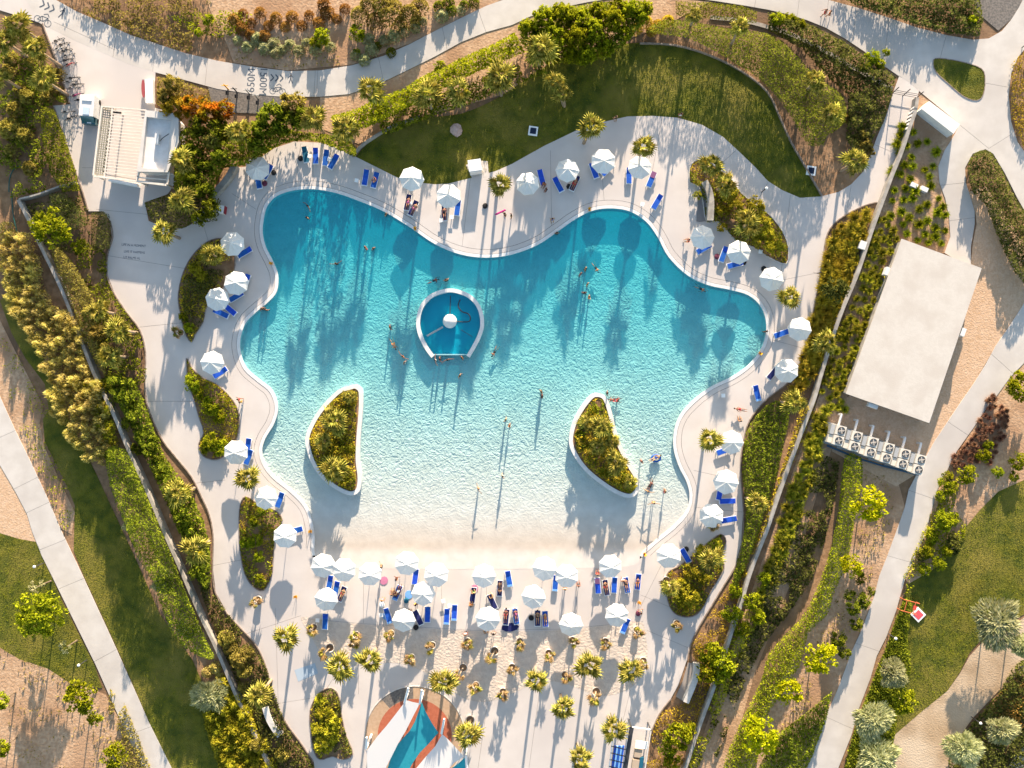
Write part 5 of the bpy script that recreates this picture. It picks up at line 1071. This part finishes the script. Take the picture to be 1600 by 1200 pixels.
# side tables, signs
for i, (x, y) in enumerate([(485,245),(516,250),(558,283),(693,938),(497,968),(690,345),(641,317),(1003,320),(1129,618),(703,945),(596,960),(1187,394),(803,951),(706,340)]):
    t = thing('side_table', 'small white square side table', 'table', x, y, rot=random.uniform(-.3, .3), group='white side tables')
    MB().box((0, 0, .40), (.48, .48, .04)).build('table_top', white_p, t); MB().tube([(0, 0, 0), (0, 0, .4)], .05, 6).build('leg', white_p, t)
for x, y, a in [(425,412,80),(649,358,20),(921,328,0),(1187,552,50),(1007,865,20),(486,830,85),(463,932,80),(998,941,80),(1143,392 - 3,0)][:8]:
    t = thing('floor_sign', 'small yellow folding floor sign', 'floor sign', x, y, rot=R(a), group='yellow floor signs')
    for s in (-1, 1): MB().box((0, .12 * s, .28), (.32, .03, .6), Matrix.Rotation(R(-20 * s), 3, 'X')).build('board', yellow_p, t)

# ------------------------------------------------------------------ bicycles
def bicycle(mat):
    t = link(bpy.data.objects.new('bicycle', None))
    for x in (-.52, .52):
        mb = MB(); mb.tube([(x + .33 * math.cos(a), 0, .34 + .33 * math.sin(a)) for a in [i * math.pi / 9 for i in range(19)]], .03, 5, False)
        wv = mb.build('wheel', black_p, t); mb = MB()
        for k in range(6): a = k * math.pi / 6; mb.tube([(x + .31 * math.cos(a), 0, .34 + .31 * math.sin(a)), (x - .31 * math.cos(a), 0, .34 - .31 * math.sin(a))], .006, 3, False)
        mb.build('spokes', grey_metal, wv)
    mb = MB()
    for a, b in [((-.52, .34), (-.08, .32)), ((-.52, .34), (-.18, .78)), ((-.18, .85), (-.08, .32)), ((-.08, .32), (.38, .80)), ((-.18, .78), (.38, .84)), ((.38, .92), (.52, .34))]: mb.tube([(a[0], 0, a[1]), (b[0], 0, b[1])], .032, 5)
    mb.build('frame', mat, t)
    MB().box((-.2, 0, .92), (.28, .14, .06)).build('saddle', black_p, t)
    MB().tube([(.30, -.30, .98), (.38, -.1, .98), (.38, .1, .98), (.30, .30, .98)], .025, 5).build('handlebar', dark_metal, t)
    MB().tube([(-.08, -.15, .24), (-.08, .15, .40)], .02, 4).build('pedals', grey_metal, t); return t
BK = {'black': bicycle(black_p), 'red': bicycle(red_p), 'grey': bicycle(grey_metal), 'magenta': bicycle(magenta_p), 'white': bicycle(white_p)}; usedb = set()
for x, y, c, a in [(88,61,'black',25),(96,67,'black',20),(91,74,'white',15),(100,77,'black',18),(104,84,'grey',20),(102,91,'black',15),(107,98,'red',18),(112,119,'black',8),(108,125,'grey',8),(118,130,'black',8),(112,135,'grey',10),(117,146,'magenta',15),(124,153,'black',8),(104,172,'grey',5),(108,182,'black',22)]:
    o = BK[c] if c not in usedb else dup(BK[c]); usedb.add(c); bx, by = base_at(x, y, .8); o.location = P(bx, by, .012); o.location.z = .012; o.rotation_euler = (R(random.uniform(5, 12)), 0, R(a))
    thing('bicycle', c + ' bicycle parked beside the planting', 'bicycle', x, y, obj=o, zone='at the left of the plaza', group='bicycles parked at the plaza edge')

# ------------------------------------------------------------------ people
def skin_body(J, E, Rd, root=0, sub=1):
    me = bpy.data.meshes.new('body'); me.from_pydata(J, E, []); o = bpy.data.objects.new('body', me); COL.objects.link(o)
    m_ = o.modifiers.new('skin', 'SKIN'); m_.use_smooth_shade = True
    for i, v_ in enumerate(me.skin_vertices[0].data): v_.radius = (Rd[i], Rd[i]); v_.use_root = (i == root)
    s_ = o.modifiers.new('sub', 'SUBSURF'); s_.levels = sub; s_.render_levels = sub
    bpy.context.view_layer.update(); me2 = bpy.data.meshes.new_from_object(o.evaluated_get(bpy.context.evaluated_depsgraph_get())); bpy.data.objects.remove(o); return me2
def figure(arms, legs, torso=None, hair_len=0):
    """joints of one figure: pelvis at the origin, facing +Y; returns body, swimwear and hair meshes"""
    sp = torso or [(0, 0, 0), (0, .01, .20), (0, 0, .42), (0, .0, .56), (0, .02, .66), (0, .03, .76)]
    J = list(sp); Rd = [.135, .115, .135, .05, .085, .08]; E = [(i, i + 1) for i in range(5)]
    for s, (el, ha) in zip((-1, 1), arms):
        b = len(J); ch = sp[2]; J += [(ch[0] + s * .17, ch[1], ch[2] + .06), el, ha]; Rd += [.052, .042, .032]; E += [(2, b), (b, b + 1), (b + 1, b + 2)]
        hd = (Vector(ha) - Vector(el)).normalized(); sd2 = hd.cross(Vector((0, 0, 1)));
        if sd2.length < .1: sd2 = Vector((0, 1, 0))
        sd2.normalize(); hb = len(J); J.append(tuple(Vector(ha) + hd * .07)); Rd.append(.030); E.append((b + 2, hb))
        for k, (off, l) in enumerate(((-.03, .07), (-.01, .085), (.012, .08), (.032, .06))):
            J.append(tuple(Vector(ha) + hd * (.08 + l) + sd2 * off * 1.3)); Rd.append(.009); E.append((hb, hb + 1 + k))
        J.append(tuple(Vector(ha) + hd * .07 - sd2 * .07)); Rd.append(.011); E.append((b + 2, hb + 5))
    for s, (kn, an, to) in zip((-1, 1), legs):
        b = len(J); J += [(sp[0][0] + s * .10, sp[0][1], sp[0][2] - .06), kn, an, to]; Rd += [.09, .062, .042, .032]; E += [(0, b), (b, b + 1), (b + 1, b + 2), (b + 2, b + 3)]
    body = skin_body(J, E, Rd)
    i0 = next(i for i in range(6, len(J)) if Rd[i] == .09); iB = i0 + 4
    tj = [sp[0], sp[1], sp[2], J[i0], J[iB], tuple(Vector(J[i0]).lerp(Vector(J[i0 + 1]), .35)), tuple(Vector(J[iB]).lerp(Vector(J[iB + 1]), .35))]
    cl = skin_body(tj, [(0, 1), (1, 2), (0, 3), (0, 4), (3, 5), (4, 6)], [.15, .13, .145, .105, .105, .09, .09])
    sh = skin_body([tj[0], tj[3], tj[4], tj[5], tj[6]], [(0, 1), (0, 2), (1, 3), (2, 4)], [.155, .11, .11, .10, .10])
    hp = Vector(sp[5]); up = (hp - Vector(sp[4])).normalized(); mb = MB()
    mb.lathe((0, 0, 0), [(.0, .115), (.06, .10), (.098, .05), (.108, 0), (.10, -.05)], 10); q = up.to_track_quat('Z', 'Y').to_matrix(); off = hp - Vector((0, .015, 0))
    mb.v = [q @ v_ + off for v_ in mb.v]
    o = mb.build('hair', black_p, smooth=True); hm = o.data; bpy.data.objects.remove(o); return body, cl, sh, hm
stand_legs = [((-.11, .02, -.46), (-.12, -.02, -.86), (-.13, .14, -.90)), ((.11, .02, -.46), (.12, -.02, -.86), (.13, .14, -.90))]
walk_legs = [((-.10, .20, -.44), (-.10, .16, -.84), (-.10, .32, -.88)), ((.10, -.08, -.46), (.10, -.38, -.80), (.10, -.26, -.90))]
sit_legs = [((-.13, .44, -.02), (-.14, .52, -.42), (-.14, .68, -.44)), ((.13, .44, -.02), (.14, .50, -.42), (.14, .66, -.44))]
POSE = {
 'stand': figure([((-.27, -.02, .22), (-.30, .08, -.02)), ((.27, -.02, .22), (.32, .10, .0))], stand_legs),
 'walk': figure([((-.26, -.12, .24), (-.28, .02, .02)), ((.26, .10, .24), (.26, .28, .12))], walk_legs),
 'wave': figure([((-.45, .05, .42), (-.66, .12, .40)), ((.45, .05, .42), (.66, .16, .36))], stand_legs),
 'sit': figure([((-.28, .06, .24), (-.24, .30, .12)), ((.28, .06, .24), (.24, .30, .12))], sit_legs),
}
lie = lambda p: (p[0], p[2], -p[1])   # figure laid on its back: head towards +Y
sp_l = [lie(q) for q in [(0, 0, 0), (0, .01, .20), (0, 0, .42), (0, .0, .56), (0, .02, .66), (0, .03, .76)]]
POSE['lie'] = figure([((-.28, .22, .02), (-.30, -.02, .04)), ((.30, .30, .02), (.20, .12, .14))], [((-.11, -.46, .10), (-.12, -.86, .02), (-.13, -.92, .14)), ((.12, -.44, .18), (.12, -.80, .02), (.13, -.88, .14))], sp_l)
POSE['swim'] = figure([((-.30, .62, .0), (-.24, .88, .02)), ((.36, .40, -.02), (.40, .12, -.05))], [((-.14, -.44, .0), (-.22, -.82, -.05), (-.24, -.96, -.05)), ((.13, -.45, .03), (.20, -.84, .0), (.22, -.98, .0))], sp_l)
CLM = {'black': M('black_swimwear', (.015, .015, .02)), 'red': M('red_swimwear', (.5, .03, .04)), 'blue': M('blue_swimwear', (.02, .08, .4)), 'white': M('white_clothing', (.7, .7, .68)), 'yellow': M('yellow_swimwear', (.65, .4, .03)), 'pink': M('pink_clothing', (.6, .15, .3)), 'green': M('green_clothing', (.1, .35, .08)), 'orange': M('orange_swimwear', (.6, .2, .05))}
HAIRS = {'dark': M('dark_hair', (.02, .014, .01)), 'brown': M('brown_hair', (.09, .045, .02))}
MC = {}
def mcopy(me, mat):
    k = (me.name, mat.name)
    if k not in MC: c = me.copy(); c.materials.clear(); c.materials.append(mat); MC[k] = c
    return MC[k]
def person(x, y, pose, colr, rot=None, where='deck', zone=None, top=True, desc=None):
    rot = random.uniform(0, 360) if rot is None else rot
    b, cl, sh, hm = POSE[pose]; fz = floor_z(y) if where == 'pool' else 0
    z = {'stand': .92, 'walk': .90, 'wave': .92, 'sit': .50, 'lie': .50, 'swim': -.10}[pose] + (fz if pose not in ('swim',) else 0)
    if where == 'pool' and pose in ('stand', 'wave', 'walk'): z = max(z, -.55)
    t = thing('person', desc or {'stand': 'standing person', 'walk': 'walking person', 'wave': 'person with arms spread', 'sit': 'seated person', 'lie': 'reclining person', 'swim': 'swimming person'}[pose] + f' in {colr} ' + ('swimwear' if where == 'pool' else 'clothing'), 'person', x, y, zone=zone)
    bx, by = base_at(x, y, max(z + .4, 0)); t.location = P(bx, by, 0); t.location.z = z; t.rotation_euler = (0, 0, R(rot)); s_ = random.uniform(.92, 1.06); t.scale = (s_, s_, s_)
    for nm, me, m_ in (('body', b, skin_a), ('clothing' if top else 'shorts', cl if top else sh, CLM[colr]), ('hair', hm, HAIRS[random.choice(['dark', 'dark', 'brown'])])):
        o = bpy.data.objects.new(nm, mcopy(me, m_)); COL.objects.link(o); o.parent = t
    return t
for x, y, p_, c_ in [(481,322,'wave','white'),(480,340,'stand','black'),(571,387,'stand','red'),(583,388,'stand','black'),(525,412,'wave','black'),(676,438,'swim','black'),(697,437,'stand','black'),(609,511,'stand','black'),(614,537,'swim','orange'),(629,557,'wave','orange'),(632,566,'stand','white'),(680,563,'wave','white'),(687,561,'stand','black'),(699,562,'wave','black'),(722,559,'stand','black'),(718,587,'stand','black'),(773,549,'swim','black'),(915,420,'stand','black'),(907,428,'stand','pink'),(931,417,'swim','black'),(918,444,'stand','black'),(913,457,'stand','black'),(921,464,'stand','orange'),(1095,450,'swim','black'),(846,612,'stand','black'),(847,619,'stand','black'),(790,656,'stand','black'),(796,665,'stand','orange'),(785,744,'stand','white'),(747,764,'wave','orange'),(949,614,'stand','black'),(960,625,'swim','red'),(966,625,'stand','red'),(1003,721,'stand','red'),(1025,716,'lie','blue'),(1013,768,'wave','black'),(1016,760,'swim','black'),(1040,768,'stand','red'),(1022,786,'wave','orange'),(415,484,'stand','black'),(409,482,'stand','black'),(1197,518,'stand','black'),(603,335,'stand','black'),(870,364,'stand','black')]:
    person(x, y, p_, c_, where='pool', top=random.random() < .5)
for x, y, p_, c_, rt, tp in [(962,183,'walk','black',200,True),(1064,178,'walk','white',180,True),(799,337,'stand','yellow',90,True),(789,334,'stand','black',120,False),(863,342,'walk','blue',200,True),(851,286,'sit','orange',150,False),(853,296,'stand','black',60,False),(372,624,'walk','red',90,True),(375,628,'stand','yellow',60,True),(1158,640,'lie','red',80,True),(1157,658,'sit','black',0,True),(1077,375,'sit','red',90,False),(619,905,'walk','orange',80,False),(612,929,'sit','black',0,True),(617,930,'sit','red',30,False),(597,938,'stand','pink',0,True),(640,962,'sit','green',0,True),(740,927,'sit','green',20,True),(769,934,'sit','black',40,True),(736,947,'sit','orange',0,False),(904,916,'sit','black',0,True),(883,921,'sit','white',0,True),(1002,957,'walk','white',90,True),(934,898,'sit','red',0,False),(974,908,'walk','white',0,False),(727,992,'stand','white',10,True),(771,991,'stand','white',0,True),(595,886,'wave','black',90,False),(650,945,'stand','yellow',30,False),(1291,17,'walk','red',100,True),(1298,19,'walk','orange',80,True),(586,279,'sit','pink',120,True),(758,985,'sit','white',200,True)]:
    person(x, y, p_, c_, rot=rt, top=tp)
for x, y, a, c_ in [(637,316,12,'pink'),(647,325,25,'pink'),(694,332,0,'black'),(534,929,22,'red'),(781,920,183,'black'),(790,962,5,'red'),(806,962,-8,'pink'),(840,965,0,'black'),(852,967,-3,'orange'),(947,918,-10,'red'),(979,914,-10,'black'),(997,912,5,'orange'),(622,924,200,'white'),(898,286,25,'red')]:
    person(x, y, 'lie', c_, rot=-a, desc='sunbather in ' + c_ + ' on a lounger', top=random.random() < .4)
# loose things
for (x, y, a, lab) in [(782,334,25,'long magenta inflatable board carried beside the top of the pool')]:
    t = thing('pool_noodle', lab, 'float', x, y, rot=R(a), final=True); MB().tube([(-.7, 0, 1.0), (.7, 0, 1.0)], .12, 8).build('tube', magenta_p, t)
t = thing('swim_ring', 'blue swim ring float under the reclining person beside the right island', 'float', 1025, 716, z=-.02, final=True)
MB().tube([(.55 * math.cos(a), .4 * math.sin(a), .03) for a in [i * math.pi / 10 for i in range(21)]], .12, 8, False).build('ring', blue_c, t)
for x, y, m_, d_ in [(428,270,black_p,'pair of black bags'),(414,287,plum_t,'small dark red bag'),(470,248,black_p,'small black bag'),(800 - 42,322,black_p,'black bag'),(889,292,black_p,'black bag'),(938,268,plum_t,'small dark red bag'),(600,907,pink_t,'pink towel'),(639,929,blue_l,'pale blue patterned float'),(741,920,pink_t,'pink towel'),(597,945,white_p,'white and red round bag'),(635,938,teal_t,'teal bag'),(1193,420,black_p,'black bag'),(1162,410,black_p,'black bag'),(830,965,black_p,'black bag'),(797,980,navy_t,'wide navy towel'),(604,962,blue_l,'pale blue towel'),(650,980,black_p,'black bag'),(1120,401,plum_t,'small dark red bag'),(1072,858,black_p,'black bag'),(997,958,plum_t,'small dark red bag')]:
    t = thing('bag' if 'bag' in d_ else ('towel' if 'towel' in d_ else 'float'), d_, 'bag' if 'bag' in d_ else ('towel' if 'towel' in d_ else 'float'), x, y, rot=random.uniform(-.6, .6))
    big = 'towel' in d_ or 'float' in d_
    mb = MB(); mb.lathe((0, 0, .02), [(.3, 0), (.34, .1), (.26, .2), (.1, .24), (0, .24)] if not big else [(.5, 0), (.5, .04), (0, .05)], 9)
    nm_ = 'fabric'; o = mb.build(nm_, m_, t); o.scale = (2.2 if 'wide' in d_ else 1, 1.1, 1)

# ------------------------------------------------------------------ labels
ZONES = [((0,0,82,165), 'left of the bicycles'), ((0,165,145,330), 'left of the kiosk plaza'), ((380,0,800,105), 'above the running path'), ((88,0,380,110), 'above the running path'),
  ((245,95,462,300), 'in the garden right of the kiosk'), ((225,300,350,400), 'in the garden below the kiosk'), ((120,100,245,420), 'on the kiosk plaza'), ((330,215,612,335), 'on the upper left deck'),
  ((462,95,860,215), 'along the hedge above the lawn'), ((800,0,1030,110), 'above the middle of the lawn'), ((1030,0,1200,110), 'by the drain channel'), ((1200,0,1425,290), 'between lawn and entrance gate'),
  ((1425,0,1600,230), 'around the junction at upper right'), ((612,215,780,345), 'on the deck left of the cabinet'), ((780,160,1070,335), 'on the upper middle deck'), ((1070,225,1250,460), 'in and around the upper right bed'),
  ((1250,290,1420,620), 'between deck and service building'), ((480,600,575,790), 'on the left island'), ((885,640,1000,790), 'on the right island'),
  ((0,330,270,620), 'beside the upper left wall'), ((0,600,345,1200), 'beside the lower left wall'), ((270,360,400,535), 'around the upper left planted bed'), ((270,535,400,725), 'around the middle left planted bed'), ((345,725,470,960), 'around the lower left planted bed'),
  ((1120,600,1300,830), 'at the right deck edge'), ((1030,790,1300,1000), 'around the lower right planted bed'), ((1190,440,1260,620), 'on the right deck'), ((1040,620,1160,800), 'on the lower right deck'),
  ((1000,960,1200,1200), 'at the lower right deck end'), ((1300,560,1600,1200), 'right of the right path'), ((400,1060,700,1200), 'around the play floor'), ((700,1090,1000,1200), 'on the lower terrace'), ((430,955,1010,1110), 'on the pale sand bed'),
  ((470,865,600,955), 'on the left beach'), ((600,865,720,1000), 'on the middle left beach'), ((720,865,830,1000), 'in the middle of the beach'), ((830,865,1040,1000), 'on the right beach'),
  ((400,290,620,600), 'in the upper left of the pool'), ((620,340,820,600), 'around the fountain pool'), ((820,320,1220,600), 'in the upper right of the pool'), ((400,600,880,865), 'in the shallow left of the pool'), ((880,600,1090,865), 'in the shallow right of the pool')]
POOLZ = ZONES[-5:]
def zone_of(name, x, y):
    zs = POOLZ + ZONES if (name == 'person' and inside(np.array([x]), np.array([y]), POOL)[0]) else ZONES
    for (a, b, c, d), ph in zs:
        if a <= x < c and b <= y < d: return ph
    return 'in the middle of the site'
def ordn(i, n):
    if i == 0: return 'leftmost'
    if i == n - 1: return 'rightmost'
    wd = ['', 'second', 'third', 'fourth', 'fifth', 'sixth', 'seventh', 'eighth', 'ninth', 'tenth']
    return (wd[i] if i < 10 else f'{i + 1}th') + ' from the left'
def ordt(i, n): return 'topmost' if i == 0 else 'lowest' if i == n - 1 else ordn(i, 999 + n).replace('leftmost', 'topmost').replace('left', 'top')
buckets = {}
for o, desc, cat, x, y, zn, grp, fin in REG:
    o['category'] = cat
    if grp: o['group'] = grp
    if fin: o['label'] = desc
    else: buckets.setdefault((desc, zn or zone_of(o.name.split('.')[0], x, y)), []).append((x, y, o))
for (desc, zn), L_ in buckets.items():
    n = len(L_); tall = n > 12; L_.sort(key=lambda q: (q[1], q[0]) if tall else (q[0], q[1]))
    for i, (x, y, o) in enumerate(L_):
        o['label'] = f'{desc} {zn}' + (f', {ordt(i, n) if tall else ordn(i, n)}' if n > 1 else '')
    if n > 1:
        for x, y, o in L_:
            if 'group' not in o: o['group'] = f'{desc} {zn}'
